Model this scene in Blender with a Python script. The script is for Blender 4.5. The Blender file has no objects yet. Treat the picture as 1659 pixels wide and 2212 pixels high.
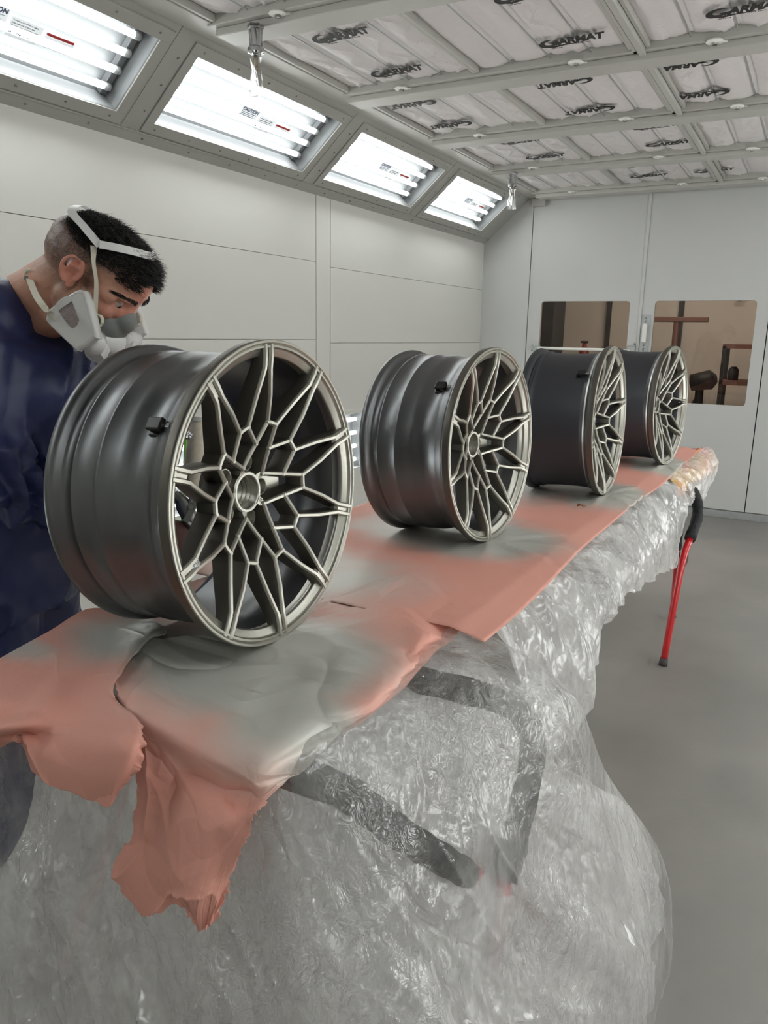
import bpy, bmesh, math, random
import numpy as np
from math import sin, cos, pi, radians
from mathutils import Matrix, Vector
random.seed(7); rng = np.random.default_rng(11)
S = bpy.context.scene
COL = S.collection

# ------------------------------------------------------------------ camera
IW, IH, FPX = 1659, 2212, 1666.2
EYE = np.array([0., 0., 1.52])
def cam_axes(yaw=-0.499545, pitch=0.227133, roll=0.0175145):
    cy, sy, cp, sp = cos(yaw), sin(yaw), cos(pitch), sin(pitch)
    F = np.array([sy*cp, cy*cp, -sp]); R = np.array([cy, -sy, 0]); U = np.cross(R, F)
    c, s = cos(roll), sin(roll)
    return c*R+s*U, -s*R+c*U, F
RV, UV, FV = cam_axes()
cd = bpy.data.cameras.new('camera'); cam = bpy.data.objects.new('camera', cd); COL.objects.link(cam)
cam.matrix_world = Matrix([[RV[0], UV[0], -FV[0], EYE[0]], [RV[1], UV[1], -FV[1], EYE[1]], [RV[2], UV[2], -FV[2], EYE[2]], [0, 0, 0, 1]])
cd.sensor_fit = 'HORIZONTAL'; cd.sensor_width = 36; cd.lens = 36*FPX/IW; cd.clip_start = .02
S.camera = cam
def ray(x, y): return FV+(x-IW/2)/FPX*RV-(y-IH/2)/FPX*UV
def at(x, y, d):                       # point seen at pixel x, y, at distance d along the view
    return EYE+d*ray(x, y)
def on(x, y, ax, v):                   # point seen at pixel x, y, on the plane coordinate ax = v
    r = ray(x, y); return EYE+(v-EYE[ax])/r[ax]*r
# ------------------------------------------------------------------ light, exposure
TUBE = 14
world = bpy.data.worlds.new('world'); S.world = world; world.use_nodes = True
world.node_tree.nodes['Background'].inputs[0].default_value = (.8, .85, .9, 1)
world.node_tree.nodes['Background'].inputs[1].default_value = .02
vs = S.view_settings; vs.view_transform = 'Standard'; vs.look = 'None'; vs.gamma = 1; vs.use_curve_mapping = False
vs.exposure = 0.2
S.cycles.use_denoising = True
S.cycles.max_bounces = 5; S.cycles.diffuse_bounces = 3; S.cycles.glossy_bounces = 3; S.cycles.transparent_max_bounces = 10
S.cycles.use_adaptive_sampling = True; S.cycles.adaptive_threshold = .1; S.cycles.adaptive_min_samples = 16
S.cycles.sample_clamp_indirect = 6

# ------------------------------------------------------------------ materials
def lin(c): return tuple(((v/255)/12.92 if v/255 <= .04045 else ((v/255+.055)/1.055)**2.4) for v in c)+(1,)
def mat(name, col, rough=.5, metal=0, bump=0, bscale=50, coat=0, trans=0, emit=0, var=0, vscale=5, spec=.5, alpha=1, vcol=None):
    m = bpy.data.materials.new(name); m.use_nodes = True; nt = m.node_tree; n = nt.nodes; l = nt.links
    b = n['Principled BSDF']; c = lin(col)
    b.inputs['Base Color'].default_value = c; b.inputs['Roughness'].default_value = rough; b.inputs['Metallic'].default_value = metal
    b.inputs['Specular IOR Level'].default_value = spec
    if coat: b.inputs['Coat Weight'].default_value = coat; b.inputs['Coat Roughness'].default_value = .15
    if trans: b.inputs['Transmission Weight'].default_value = trans
    if alpha < 1: b.inputs['Alpha'].default_value = alpha
    if emit: b.inputs['Emission Color'].default_value = c; b.inputs['Emission Strength'].default_value = emit
    tc = n.new('ShaderNodeTexCoord')
    if var:
        ns = n.new('ShaderNodeTexNoise'); ns.inputs['Scale'].default_value = vscale; ns.inputs['Detail'].default_value = 5
        l.new(tc.outputs['Object'], ns.inputs['Vector'])
        mx = n.new('ShaderNodeMix'); mx.data_type = 'RGBA'; mx.blend_type = 'MULTIPLY'; mx.inputs[0].default_value = 1
        mr = n.new('ShaderNodeMapRange'); mr.inputs[1].default_value = .3; mr.inputs[2].default_value = .7
        mr.inputs[3].default_value = 1-var; mr.inputs[4].default_value = 1+var
        l.new(ns.outputs[0], mr.inputs[0]); mx.inputs[6].default_value = c; l.new(mr.outputs[0], mx.inputs[7]); l.new(mx.outputs[2], b.inputs['Base Color'])
    if bump:
        ns = n.new('ShaderNodeTexNoise'); ns.inputs['Scale'].default_value = bscale; ns.inputs['Detail'].default_value = 4
        l.new(tc.outputs['Object'], ns.inputs['Vector'])
        bp = n.new('ShaderNodeBump'); bp.inputs['Strength'].default_value = bump; bp.inputs['Distance'].default_value = .01
        l.new(ns.outputs[0], bp.inputs['Height']); l.new(bp.outputs[0], b.inputs['Normal'])
    return m
M = {}
M['wall'] = mat('wall_paint', (219, 218, 212), .42, bump=.02, bscale=3)
M['wall_back'] = mat('back_wall_paint', (196, 196, 194), .4, bump=.02, bscale=3)
M['grey_paint'] = mat('grey_panel_paint', (166, 166, 160), .4)
M['beam'] = mat('beam_paint', (178, 177, 171), .42)
M['dark'] = mat('dark_gap', (20, 20, 20), .8)
M['reflector'] = mat('greyed_reflector', (86, 88, 90), .5)  # white reflector coloured grey to hold down the glare of the tubes
M['reflector_side'] = mat('greyed_reflector_side', (112, 114, 116), .5)  # lighter grey copy for the sides, where less tube light falls
M['tube'] = mat('lit_tube', (250, 252, 250), .4, emit=TUBE)
M['screw'] = mat('screw_steel', (150, 150, 150), .3, 1)
M['galv'] = mat('galvanised', (180, 184, 184), .4, .6, var=.1, vscale=12)
M['white_plastic'] = mat('white_plastic', (232, 231, 226), .35)
M['chrome'] = mat('chrome', (200, 202, 205), .12, 1)
M['filter'] = mat('filter_media', (213, 208, 207), .75, bump=.4, bscale=28)
M['ink'] = mat('black_ink', (28, 28, 28), .6)
M['blue_ink'] = mat('blue_ink', (70, 80, 110), .6)
M['red_ink'] = mat('red_ink', (200, 60, 60), .6)
M['label'] = mat('label_sheet', (222, 224, 226), .4, alpha=.35)
M['floor'] = mat('concrete', (133, 129, 125), .42, var=.13, vscale=1.6, bump=.05, bscale=60)
M['foam'] = mat('black_foam', (32, 33, 36), .75, bump=.6, bscale=60)
M['red_tube'] = mat('red_enamel', (196, 30, 36), .3, coat=.4)
M['rubber'] = mat('grey_rubber', (70, 68, 66), .7)
M['black_plastic'] = mat('black_plastic', (26, 26, 28), .3)
M['board'] = mat('plywood', (160, 130, 95), .7, var=.15, vscale=9)
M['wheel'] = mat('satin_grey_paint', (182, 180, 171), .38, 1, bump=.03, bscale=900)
M['wheel_pocket'] = mat('dark_grey_pocket', (112, 108, 101), .42, .9, bump=.03, bscale=900)  # darker tone on spoke walls behind the ridges and on the rim side
M['barrel'] = mat('barrel_paint', (118, 119, 121), .37, .95, bump=.05, bscale=700)
M['barrel_dark'] = mat('dark_barrel', (70, 71, 76), .45, .6, bump=.05, bscale=700)  # darker tone for the barrels of the two farther wheels
M['foil'] = mat('foil', (205, 207, 210), .18, 1, bump=1, bscale=130)
M['skin'] = None
M['coverall'] = mat('navy_coverall', (41, 50, 92), .42, bump=.3, bscale=14, var=.12, vscale=6)
M['maroon'] = mat('maroon_knit', (120, 50, 70), .8)
M['hair'] = mat('black_hair', (24, 21, 20), .5)
M['mask_grey'] = mat('grey_silicone', (118, 120, 118), .5)
M['mask_white'] = mat('cartridge_white', (216, 214, 212), .35)
M['filter_pad'] = mat('pink_grey_felt', (176, 163, 160), .9, bump=.8, bscale=220, var=.12, vscale=90)
M['strap'] = mat('cream_strap', (214, 208, 190), .7)
M['eye'] = mat('eye_white', (190, 178, 170), .3)
M['iris'] = mat('dark_iris', (30, 20, 16), .2)
M['glove'] = mat('brown_glove', (92, 62, 54), .5)
M['gun'] = mat('gun_metal', (140, 141, 138), .35, .8, var=.1, vscale=40)
M['hose'] = mat('green_hose', (120, 205, 60), .4)
M['boot'] = mat('black_boot', (25, 25, 25), .6)
M['beige'] = mat('outer_wall', (208, 200, 190), .8, var=.05, vscale=2)
M['outer_dark'] = mat('outer_dark', (45, 42, 40), .6)
M['outer_red'] = mat('outer_red', (150, 40, 35), .5)
M['outer_brown'] = mat('outer_brown', (110, 75, 65), .7)
M['outer_fill'] = mat('outer_fill', (255, 250, 244), .5, emit=26)

def glassy(name, tint, gl=.08, rough=.02, ff=True):
    m = bpy.data.materials.new(name); m.use_nodes = True; nt = m.node_tree; n = nt.nodes; l = nt.links
    n.remove(n['Principled BSDF']); out = n['Material Output']
    t = n.new('ShaderNodeBsdfTransparent'); t.inputs[0].default_value = tint+(1,)
    g = n.new('ShaderNodeBsdfGlossy'); g.inputs['Roughness'].default_value = rough
    mx = n.new('ShaderNodeMixShader'); lw = n.new('ShaderNodeLayerWeight'); pw = n.new('ShaderNodeMath'); pw.operation = 'POWER'; pw.inputs[1].default_value = 4
    ml = n.new('ShaderNodeMath'); ml.operation = 'MULTIPLY_ADD'; ml.inputs[1].default_value = .6; ml.inputs[2].default_value = .035
    l.new(lw.outputs['Facing'], pw.inputs[0]); l.new(pw.outputs[0], ml.inputs[0])
    if ff: l.new(ml.outputs[0], mx.inputs[0])
    else: mx.inputs[0].default_value = gl
    l.new(t.outputs[0], mx.inputs[1]); l.new(g.outputs[0], mx.inputs[2]); l.new(mx.outputs[0], out.inputs[0])
    return m
M['pane'] = glassy('light_pane_glass', (.97, .98, .98))
M['door_glass'] = glassy('brown_tinted_glass', (.74, .70, .655))
M['bag'] = glassy('clear_bag', (.85, .85, .84), .35, .15, False)

def film(name, transp=.42, tint=(.86, .85, .835), s1=5, strength=.62):
    m = bpy.data.materials.new(name); m.use_nodes = True; nt = m.node_tree; n = nt.nodes; l = nt.links
    n.remove(n['Principled BSDF']); out = n['Material Output']
    tc = n.new('ShaderNodeTexCoord')
    def math(op, a, b=None, c=None):
        k = n.new('ShaderNodeMath'); k.operation = op
        for q, v in enumerate((a, b, c)):
            if v is None: continue
            if isinstance(v, (int, float)): k.inputs[q].default_value = v
            else: l.new(v, k.inputs[q])
        return k.outputs[0]
    def noise(sc, det, rough=.5, off=(0, 0, 0), stretch=(1, 1, 1), dist=0):
        mp = n.new('ShaderNodeMapping'); mp.inputs['Location'].default_value = off; mp.inputs['Scale'].default_value = stretch; l.new(tc.outputs['Object'], mp.inputs[0])
        k = n.new('ShaderNodeTexNoise'); k.inputs['Scale'].default_value = sc; k.inputs['Detail'].default_value = det; k.inputs['Roughness'].default_value = rough; k.inputs['Distortion'].default_value = dist
        l.new(mp.outputs[0], k.inputs['Vector']); return k.outputs[0]
    def ridge(x): return math('ABSOLUTE', math('SUBTRACT', x, .5))
    r1 = ridge(noise(s1, 2, .5, (3, 1, 2), (1, 1, .55), .6)); r2 = ridge(noise(s1*2.7, 2, .5, (7, 5, 1), (1, 1, .6), .8)); r3 = ridge(noise(s1*7, 3, .6, (1, 9, 4), (1, 1, .8), .8))
    msk = n.new('ShaderNodeMapRange'); msk.inputs[1].default_value = .47; msk.inputs[2].default_value = .64; l.new(noise(2.6, 2, .5, (4, 4, 4)), msk.inputs[0]); mk = msk.outputs[0]
    h = math('ADD', math('MULTIPLY', r1, 1.3), math('MULTIPLY', r2, .55)); h = math('ADD', h, math('MULTIPLY', math('MULTIPLY', r3, math('MULTIPLY_ADD', mk, .92, .08)), .55))
    bp = n.new('ShaderNodeBump'); bp.inputs['Strength'].default_value = strength; bp.inputs['Distance'].default_value = .05; l.new(h, bp.inputs['Height'])
    t = n.new('ShaderNodeBsdfTransparent'); t.inputs[0].default_value = (.95, .95, .95, 1)
    d = n.new('ShaderNodeBsdfDiffuse'); d.inputs[0].default_value = tint+(1,)
    tr = n.new('ShaderNodeBsdfTranslucent'); tr.inputs[0].default_value = tint+(1,)
    g = n.new('ShaderNodeBsdfGlossy'); g.inputs['Roughness'].default_value = .17; g.inputs[0].default_value = (1, 1, 1, 1)
    for s in (d, tr, g): l.new(bp.outputs[0], s.inputs['Normal'])
    m1 = n.new('ShaderNodeMixShader'); m1.inputs[0].default_value = .5; l.new(d.outputs[0], m1.inputs[1]); l.new(tr.outputs[0], m1.inputs[2])
    m2 = n.new('ShaderNodeMixShader'); hz = n.new('ShaderNodeMapRange'); hz.inputs[1].default_value = .35; hz.inputs[2].default_value = .65
    hz.inputs[3].default_value = max(0, transp-.22); hz.inputs[4].default_value = min(.93, transp+.2)
    l.new(noise(s1*.9, 6, .65, (2, 8, 3), (1, 1, .6), .5), hz.inputs[0]); l.new(hz.outputs[0], m2.inputs[0])
    l.new(m1.outputs[0], m2.inputs[1]); l.new(t.outputs[0], m2.inputs[2])
    m3 = n.new('ShaderNodeMixShader'); lw = n.new('ShaderNodeLayerWeight'); l.new(bp.outputs[0], lw.inputs['Normal'])
    gm = math('MULTIPLY_ADD', math('POWER', lw.outputs['Facing'], 3), .35, .075)
    l.new(gm, m3.inputs[0]); l.new(m2.outputs[0], m3.inputs[1]); l.new(g.outputs[0], m3.inputs[2])
    l.new(m3.outputs[0], out.inputs[0])
    return m
M['film'] = film('plastic_film', .70)
M['film_inner'] = film('plastic_film_inner', .16, (.80, .79, .77))
M['film_thin'] = film('plastic_film_far', .40, s1=6, strength=.45)

def paper_mat():
    m = mat('red_masking_paper', (206, 138, 124), .62); nt = m.node_tree; n = nt.nodes; l = nt.links; b = n['Principled BSDF']
    at_ = n.new('ShaderNodeAttribute'); at_.attribute_name = 'spray'
    tc = n.new('ShaderNodeTexCoord')
    ns = n.new('ShaderNodeTexNoise'); ns.inputs['Scale'].default_value = 7; ns.inputs['Detail'].default_value = 5; l.new(tc.outputs['Object'], ns.inputs['Vector'])
    ad = n.new('ShaderNodeMath'); ad.operation = 'MULTIPLY_ADD'; l.new(ns.outputs[0], ad.inputs[0]); ad.inputs[1].default_value = .5; ad.inputs[2].default_value = -.25
    a2 = n.new('ShaderNodeMath'); a2.operation = 'ADD'; l.new(ad.outputs[0], a2.inputs[0]); l.new(at_.outputs['Fac'], a2.inputs[1])
    mr = n.new('ShaderNodeMapRange'); mr.interpolation_type = 'SMOOTHSTEP'; mr.inputs[1].default_value = .12; mr.inputs[2].default_value = .78; l.new(a2.outputs[0], mr.inputs[0])
    n2 = n.new('ShaderNodeTexNoise'); n2.inputs['Scale'].default_value = 900; l.new(tc.outputs['Object'], n2.inputs['Vector'])
    m0 = n.new('ShaderNodeMix'); m0.data_type = 'RGBA'; m0.inputs[6].default_value = lin((229, 156, 138)); m0.inputs[7].default_value = lin((238, 177, 161)); l.new(n2.outputs[0], m0.inputs[0])
    m1 = n.new('ShaderNodeMix'); m1.data_type = 'RGBA'; l.new(mr.outputs[0], m1.inputs[0]); l.new(m0.outputs[2], m1.inputs[6]); m1.inputs[7].default_value = lin((208, 207, 199))
    l.new(m1.outputs[2], b.inputs['Base Color'])
    mm = n.new('ShaderNodeMath'); mm.operation = 'MULTIPLY'; mm.inputs[1].default_value = .18; l.new(mr.outputs[0], mm.inputs[0]); l.new(mm.outputs[0], b.inputs['Metallic'])
    rr = n.new('ShaderNodeMapRange'); rr.inputs[3].default_value = .62; rr.inputs[4].default_value = .36; l.new(mr.outputs[0], rr.inputs[0]); l.new(rr.outputs[0], b.inputs['Roughness'])
    bp = n.new('ShaderNodeBump'); bp.inputs['Strength'].default_value = .25; bp.inputs['Distance'].default_value = .01
    n4 = n.new('ShaderNodeTexNoise'); n4.inputs['Scale'].default_value = 16; n4.inputs['Detail'].default_value = 3; l.new(tc.outputs['Object'], n4.inputs['Vector'])
    l.new(n4.outputs[0], bp.inputs['Height']); l.new(bp.outputs[0], b.inputs['Normal'])
    return m
M['paper'] = paper_mat()

def skin_mat():   # short hair fade on the scalp, stubble along the jaw, both from stored masks
    m = mat('skin', (190, 134, 112), .48, bump=.12, bscale=160); nt = m.node_tree; n = nt.nodes; l = nt.links; b = n['Principled BSDF']
    b.inputs['Subsurface Weight'].default_value = .08; b.inputs['Subsurface Radius'].default_value = (.01, .004, .002)
    a = n.new('ShaderNodeAttribute'); a.attribute_name = 'fuzz'
    e = n.new('ShaderNodeAttribute'); e.attribute_name = 'flush'
    tc = n.new('ShaderNodeTexCoord'); ns = n.new('ShaderNodeTexNoise'); ns.inputs['Scale'].default_value = 420; ns.inputs['Detail'].default_value = 2; l.new(tc.outputs['Object'], ns.inputs['Vector'])
    mr = n.new('ShaderNodeMapRange'); mr.inputs[1].default_value = .35; mr.inputs[2].default_value = .65; mr.inputs[3].default_value = .75; mr.inputs[4].default_value = 1.15; l.new(ns.outputs[0], mr.inputs[0])
    mu = n.new('ShaderNodeMath'); mu.operation = 'MULTIPLY'; mu.use_clamp = True; l.new(a.outputs['Fac'], mu.inputs[0]); l.new(mr.outputs[0], mu.inputs[1])
    m0 = n.new('ShaderNodeMix'); m0.data_type = 'RGBA'; l.new(e.outputs['Fac'], m0.inputs[0]); m0.inputs[6].default_value = lin((206, 154, 131)); m0.inputs[7].default_value = lin((214, 132, 116))
    m1 = n.new('ShaderNodeMix'); m1.data_type = 'RGBA'; l.new(mu.outputs[0], m1.inputs[0]); l.new(m0.outputs[2], m1.inputs[6]); m1.inputs[7].default_value = lin((46, 40, 38))
    l.new(m1.outputs[2], b.inputs['Base Color'])
    return m
M['skin'] = skin_mat()

# ------------------------------------------------------------------ mesh helpers
def empty(name, loc=(0, 0, 0), rot=None):
    o = bpy.data.objects.new(name, None); COL.objects.link(o); o.location = loc; o.empty_display_size = .05
    if rot is not None: o.rotation_euler = rot
    return o
def tag(o, label=None, cat=None, group=None, kind=None):
    if label: o['label'] = label
    if cat: o['category'] = cat
    if group: o['group'] = group
    if kind: o['kind'] = kind
    return o
class MB:
    def __init__(s): s.v = []; s.f = []; s.n = 0
    def add(s, v, f):
        v = np.asarray(v, float).reshape(-1, 3); s.v.append(v); s.f += [tuple(i+s.n for i in q) for q in f]; s.n += len(v); return s
    def box(s, c, d, R=None, taper=1):
        c = np.array(c, float); h = np.array(d, float)/2
        p = np.array([[x, y, z] for z in (-1, 1) for y in (-1, 1) for x in (-1, 1)], float)*h
        if taper != 1: p[4:, :2] *= taper
        if R is not None: p = p@np.array(R).T
        return s.add(p+c, [(0, 2, 3, 1), (4, 5, 7, 6), (0, 1, 5, 4), (2, 6, 7, 3), (0, 4, 6, 2), (1, 3, 7, 5)])
    def bb(s, x0, x1, y0, y1, z0, z1): return s.box(((x0+x1)/2, (y0+y1)/2, (z0+z1)/2), (abs(x1-x0), abs(y1-y0), abs(z1-z0)))
    def prism(s, poly, ext):          # poly: list of 3-D points, ext: 3-vector
        p = np.array(poly, float); n = len(p)
        return s.add(np.vstack([p, p+np.array(ext)]), [tuple(range(n))[::-1], tuple(range(n, 2*n))]+[(i, (i+1) % n, n+(i+1) % n, n+i) for i in range(n)])
    def tube(s, P, r, k=10, cap=True, ell=None, ref=(0, 0, 1)):
        P = np.array(P, float); m = len(P); r = np.ones(m)*r if np.isscalar(r) else np.array(r, float)
        T = np.gradient(P, axis=0); T /= np.linalg.norm(T, axis=1)[:, None]+1e-12
        ref = np.array(ref, float); a = ref-T[0]*(ref@T[0])
        if np.linalg.norm(a) < 1e-3: a = np.array([1., 0, 0])-T[0]*T[0][0]
        a /= np.linalg.norm(a); V = []
        th = np.arange(k)*2*pi/k
        e = np.ones(m) if ell is None else (np.ones(m)*ell if np.isscalar(ell) else np.array(ell))
        for i in range(m):
            a = a-T[i]*(a@T[i]); a /= np.linalg.norm(a); b = np.cross(T[i], a)
            V.append(P[i]+r[i]*(np.cos(th)[:, None]*a*e[i]+np.sin(th)[:, None]*b))
        F = [(i*k+j, i*k+(j+1) % k, (i+1)*k+(j+1) % k, (i+1)*k+j) for i in range(m-1) for j in range(k)]
        if cap: F += [tuple(range(k))[::-1], tuple((m-1)*k+j for j in range(k))]
        return s.add(np.vstack(V), F)
    def lathe(s, prof, c=(0, 0, 0), ax=(1, 0, 0), k=64, closed=False):    # prof: (along axis, radius)
        ax = np.array(ax, float); ax /= np.linalg.norm(ax); t = np.array([0, 0, 1.]) if abs(ax[2]) < .9 else np.array([0, 1., 0])
        a = np.cross(ax, t); a /= np.linalg.norm(a); b = np.cross(ax, a); c = np.array(c, float); m = len(prof)
        th = np.arange(k)*2*pi/k; ring = np.cos(th)[:, None]*b+np.sin(th)[:, None]*a
        V = np.vstack([c+ax*x+ring*r for x, r in prof])
        F = [(i*k+j, i*k+(j+1) % k, (i+1) % m*k+(j+1) % k, (i+1) % m*k+j) for i in range(m if closed else m-1) for j in range(k)]
        return s.add(V, F)
    def grid(s, G, thick=None):       # G: (a, b, 3)
        G = np.asarray(G); a, b = G.shape[:2]
        return s.add(G.reshape(-1, 3), [(i*b+j, i*b+j+1, (i+1)*b+j+1, (i+1)*b+j) for i in range(a-1) for j in range(b-1)])
    def ball(s, c, r, k=12, R=None):
        r = np.ones(3)*r; m = max(4, k//2+1); V = []
        for i in range(m):
            ph = pi*(i+.0001)/(m-1+.0002)
            for j in range(k): V.append((sin(ph)*cos(2*pi*j/k), sin(ph)*sin(2*pi*j/k), cos(ph)))
        V = np.array(V)*r
        if R is not None: V = V@np.array(R).T
        return s.add(V+np.array(c), [(i*k+j, i*k+(j+1) % k, (i+1)*k+(j+1) % k, (i+1)*k+j) for i in range(m-1) for j in range(k)]+[tuple(range(k))[::-1], tuple((m-1)*k+j for j in range(k))])
    def mesh(s, name, m, smooth=False):
        me = bpy.data.meshes.new(name); v = np.vstack(s.v); me.from_pydata(v.tolist(), [], s.f); me.materials.append(m)
        me.polygons.foreach_set('use_smooth', [smooth]*len(me.polygons)); me.update(); return me
    def build(s, name, m, parent=None, smooth=False, bevel=0, auto=None, local=False, fix=True):
        me = s.mesh(name, m, smooth or auto is not None)
        if fix:
            bm = bmesh.new(); bm.from_mesh(me); bmesh.ops.recalc_face_normals(bm, faces=bm.faces); bm.to_mesh(me); bm.free()
        return link(name, me, parent, bevel, auto, local)
def link(name, me, parent=None, bevel=0, auto=None, local=False):
    o = bpy.data.objects.new(name, me); COL.objects.link(o)
    if parent is not None:
        o.parent = parent
        if not local:
            L = Vector((0, 0, 0)); p = parent
            while p is not None: L += p.location; p = p.parent
            me.transform(Matrix.Translation(-L))
    if bevel:
        b = o.modifiers.new('bevel', 'BEVEL'); b.width = bevel; b.segments = 2; b.limit_method = 'ANGLE'; b.angle_limit = .6
    if auto is not None:
        me.set_sharp_from_angle(angle=auto)
    return o
def struct(name, mb, m, bevel=0, **k): return tag(mb.build(name, m, bevel=bevel, **k), kind='structure')
def catmull(P, n):
    P = np.array(P, float); m = len(P); Q = np.vstack([2*P[0]-P[1], P, 2*P[-1]-P[-2]]); out = []
    for t in np.linspace(0, m-1, n):
        i = min(int(t), m-2); u = t-i; a, b, c, d = Q[i:i+4]
        out.append(.5*((2*b)+(-a+c)*u+(2*a-5*b+4*c-d)*u*u+(-a+3*b-3*c+d)*u**3))
    return np.array(out)
def patch(C, na, nb):                  # control grid (a, b, 3) -> dense grid
    C = np.array(C, float); T = np.array([catmull(C[i], nb) for i in range(C.shape[0])])
    return np.array([catmull(T[:, j], na) for j in range(nb)]).transpose(1, 0, 2)
def hashn(i, j, seed):
    h = np.sin(i*127.1+j*311.7+seed*74.7)*43758.5453; return h-np.floor(h)
def tin(u, v, seed=0):                 # piecewise-flat crumple: random heights on a jittered triangulated grid
    i = np.floor(u); j = np.floor(v); a = u-i; b = v-j
    h = lambda p, q: hashn(p, q, seed)-.5
    h00, h10, h01, h11 = h(i, j), h(i+1, j), h(i, j+1), h(i+1, j+1)
    lo = h00+(h10-h00)*a+(h11-h10)*b; hi = h00+(h11-h01)*a+(h01-h00)*b
    return np.where(a > b, lo, hi)
def snoise(u, v, seed=0):
    i = np.floor(u); j = np.floor(v); a = u-i; b = v-j; a = a*a*(3-2*a); b = b*b*(3-2*b)
    h = lambda p, q: hashn(p, q, seed+5.3)-.5
    return (h(i, j)*(1-a)+h(i+1, j)*a)*(1-b)+(h(i, j+1)*(1-a)+h(i+1, j+1)*a)*b
def crumple(u, v, cell, seed=0, warp=.7):
    u = u/cell; v = v/cell
    wu = u+warp*snoise(u*.6, v*.6, seed+1)*2; wv = v+warp*snoise(u*.6+9, v*.6, seed+2)*2
    c, s = cos(.6+seed), sin(.6+seed)
    return tin(wu*c-wv*s, wu*s+wv*c, seed)
def normals(G):
    a = np.gradient(G, axis=0); b = np.gradient(G, axis=1); n = np.cross(a, b); return n/(np.linalg.norm(n, axis=2)[:, :, None]+1e-12)
def text_mesh(txt, size, m, bold=0, shear=0, ext=.0004):
    c = bpy.data.curves.new('lettering', 'FONT'); c.body = txt; c.size = size; c.offset = bold; c.shear = shear; c.extrude = ext; c.resolution_u = 3
    c.align_x = 'LEFT'
    o = bpy.data.objects.new('tmp', c); COL.objects.link(o); bpy.context.view_layer.update()
    me = bpy.data.meshes.new_from_object(o.evaluated_get(bpy.context.evaluated_depsgraph_get())); bpy.data.objects.remove(o)
    me.materials.clear(); me.materials.append(m); return me

# ------------------------------------------------------------------ room shell
XL, XR, YB, YF, ZC = -2.90, 1.16, 7.21, -1.75, 2.76
CL = (-2.896, 2.371); CU = (-2.43, 2.777)          # cove: lower edge on the wall, upper edge at the ceiling (x, z)
fl = MB().bb(XL-.2, XR+.2, YF-.2, YB, -.1, 0); struct('floor', fl, M['floor'])
struct('floor_outside', MB().bb(-4.5, 3.2, YB+.1, 11.7, -.12, -.02), M['floor'])
# left wall: panels with joints, low lights set in openings
LOWY = [(2.22, 3.46), (3.72, 4.96), (.72, 1.96), (5.22, 6.46)]; LZ = (.55, .95)
wl = MB().bb(XL-.12, XL-.016, YF, YB, 0, .50).bb(XL-.12, XL-.016, YF, YB, 1.0, 2.5).bb(XL-.13, XL-.11, YF, YB, .5, 1.0)
M['seam'] = mat('seam_sealant', (120, 118, 112), .7)
wl = struct('wall_left', wl, M['seam'])
def panel(y0, y1, z0, z1):
    MB().bb(XL-.016, XL, y0+.0012, y1-.0012, z0+.0012, z1-.0012).build('panel', M['wall'], wl, bevel=.0012)
for y0, y1, zz in ((YF, -.05, (1.475, 1.965)), (-.05, 4.34, (1.475, 1.965)), (4.515, YB, (1.452, 1.944))):
    panel(y0, y1, zz[1], 2.5); panel(y0, y1, zz[0], zz[1]); panel(y0, y1, LZ[1]+.02, zz[0]); panel(y0, y1, 0, LZ[0]-.02)
panel(4.345, 4.51, LZ[1]+.02, 2.5); panel(4.345, 4.51, 0, LZ[0]-.02)
ys = [YF, .70, 1.98, 2.20, 3.48, 3.70, 4.98, 5.20, 6.48, YB]
for i in range(0, 10, 2):
    panel(ys[i], ys[i+1], LZ[0]-.02, LZ[1]+.02)
# right wall mirrors it, plain
wr = struct('wall_right', MB().bb(XR+.016, XR+.1, YF, YB, 0, 2.5), M['dark'])
for y0, y1 in ((YF, 1.3), (1.3, 4.4), (4.4, YB)):
    for z0, z1 in ((0, 1.47), (1.47, 1.96), (1.96, 2.5)):
        MB().bb(XR, XR+.016, y0+.002, y1-.002, z0+.002, z1-.002).build('panel', M['wall'], wr)
struct('wall_front', MB().bb(XL-.1, XR+.1, YF-.1, YF, 0, 2.9), M['wall'])
# back wall: fixed panel at the left, three folding doors, header
def gable(x0, x1, z0, z1):
    return MB().bb(x0, x1, YB, YB+.06, z0, z1)
wb = MB().prism([(XL-.1, YB, 0), (-2.435, YB, 0), (-2.435, YB, 2.9), (XL-.1, YB, 2.9)], (0, .06, 0)); wb.bb(-2.435, XR+.1, YB, YB+.06, 2.735, 2.95)
wb.bb(.65, XR+.1, YB, YB+.06, 0, 2.735)
struct('wall_back', wb, M['wall_back'])
struct('wall_outside', MB().bb(-4.5, 3.2, 11.2, 11.3, 0, 3.2).bb(-4.6, -4.5, YB+.1, 11.3, 0, 3.2).bb(3.2, 3.3, YB+.1, 11.3, 0, 3.2), M['beige'])
struct('ceiling_outside', MB().bb(-4.6, 3.3, YB+.1, 11.3, 3.2, 3.3), M['beige'])
def door(name, x0, x1, w):
    a = MB(); y0, y1 = YB+.003, YB+.05; z0, z1 = .07, 2.728
    if w:
        r = .03; c = MB()
        # slab around a round-cornered opening
        a.bb(x0, w[0], y0, y1, z0, z1); a.bb(w[1], x1, y0, y1, z0, z1); a.bb(w[0], w[1], y0, y1, z0, w[2]); a.bb(w[0], w[1], y0, y1, w[3], z1)
        for cx, cz, sx, sz in ((w[0], w[2], 1, 1), (w[1], w[2], -1, 1), (w[0], w[3], 1, -1), (w[1], w[3], -1, -1)):
            p = [(cx, y0, cz)]+[(cx+sx*(r-r*sin(t)), y0, cz+sz*(r-r*cos(t))) for t in np.linspace(0, pi/2, 6)]
            a.prism(p, (0, y1-y0, 0))
    else: a.bb(x0, x1, y0, y1, z0, z1)
    d = struct(name, a, M['wall_back'])
    return d
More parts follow.
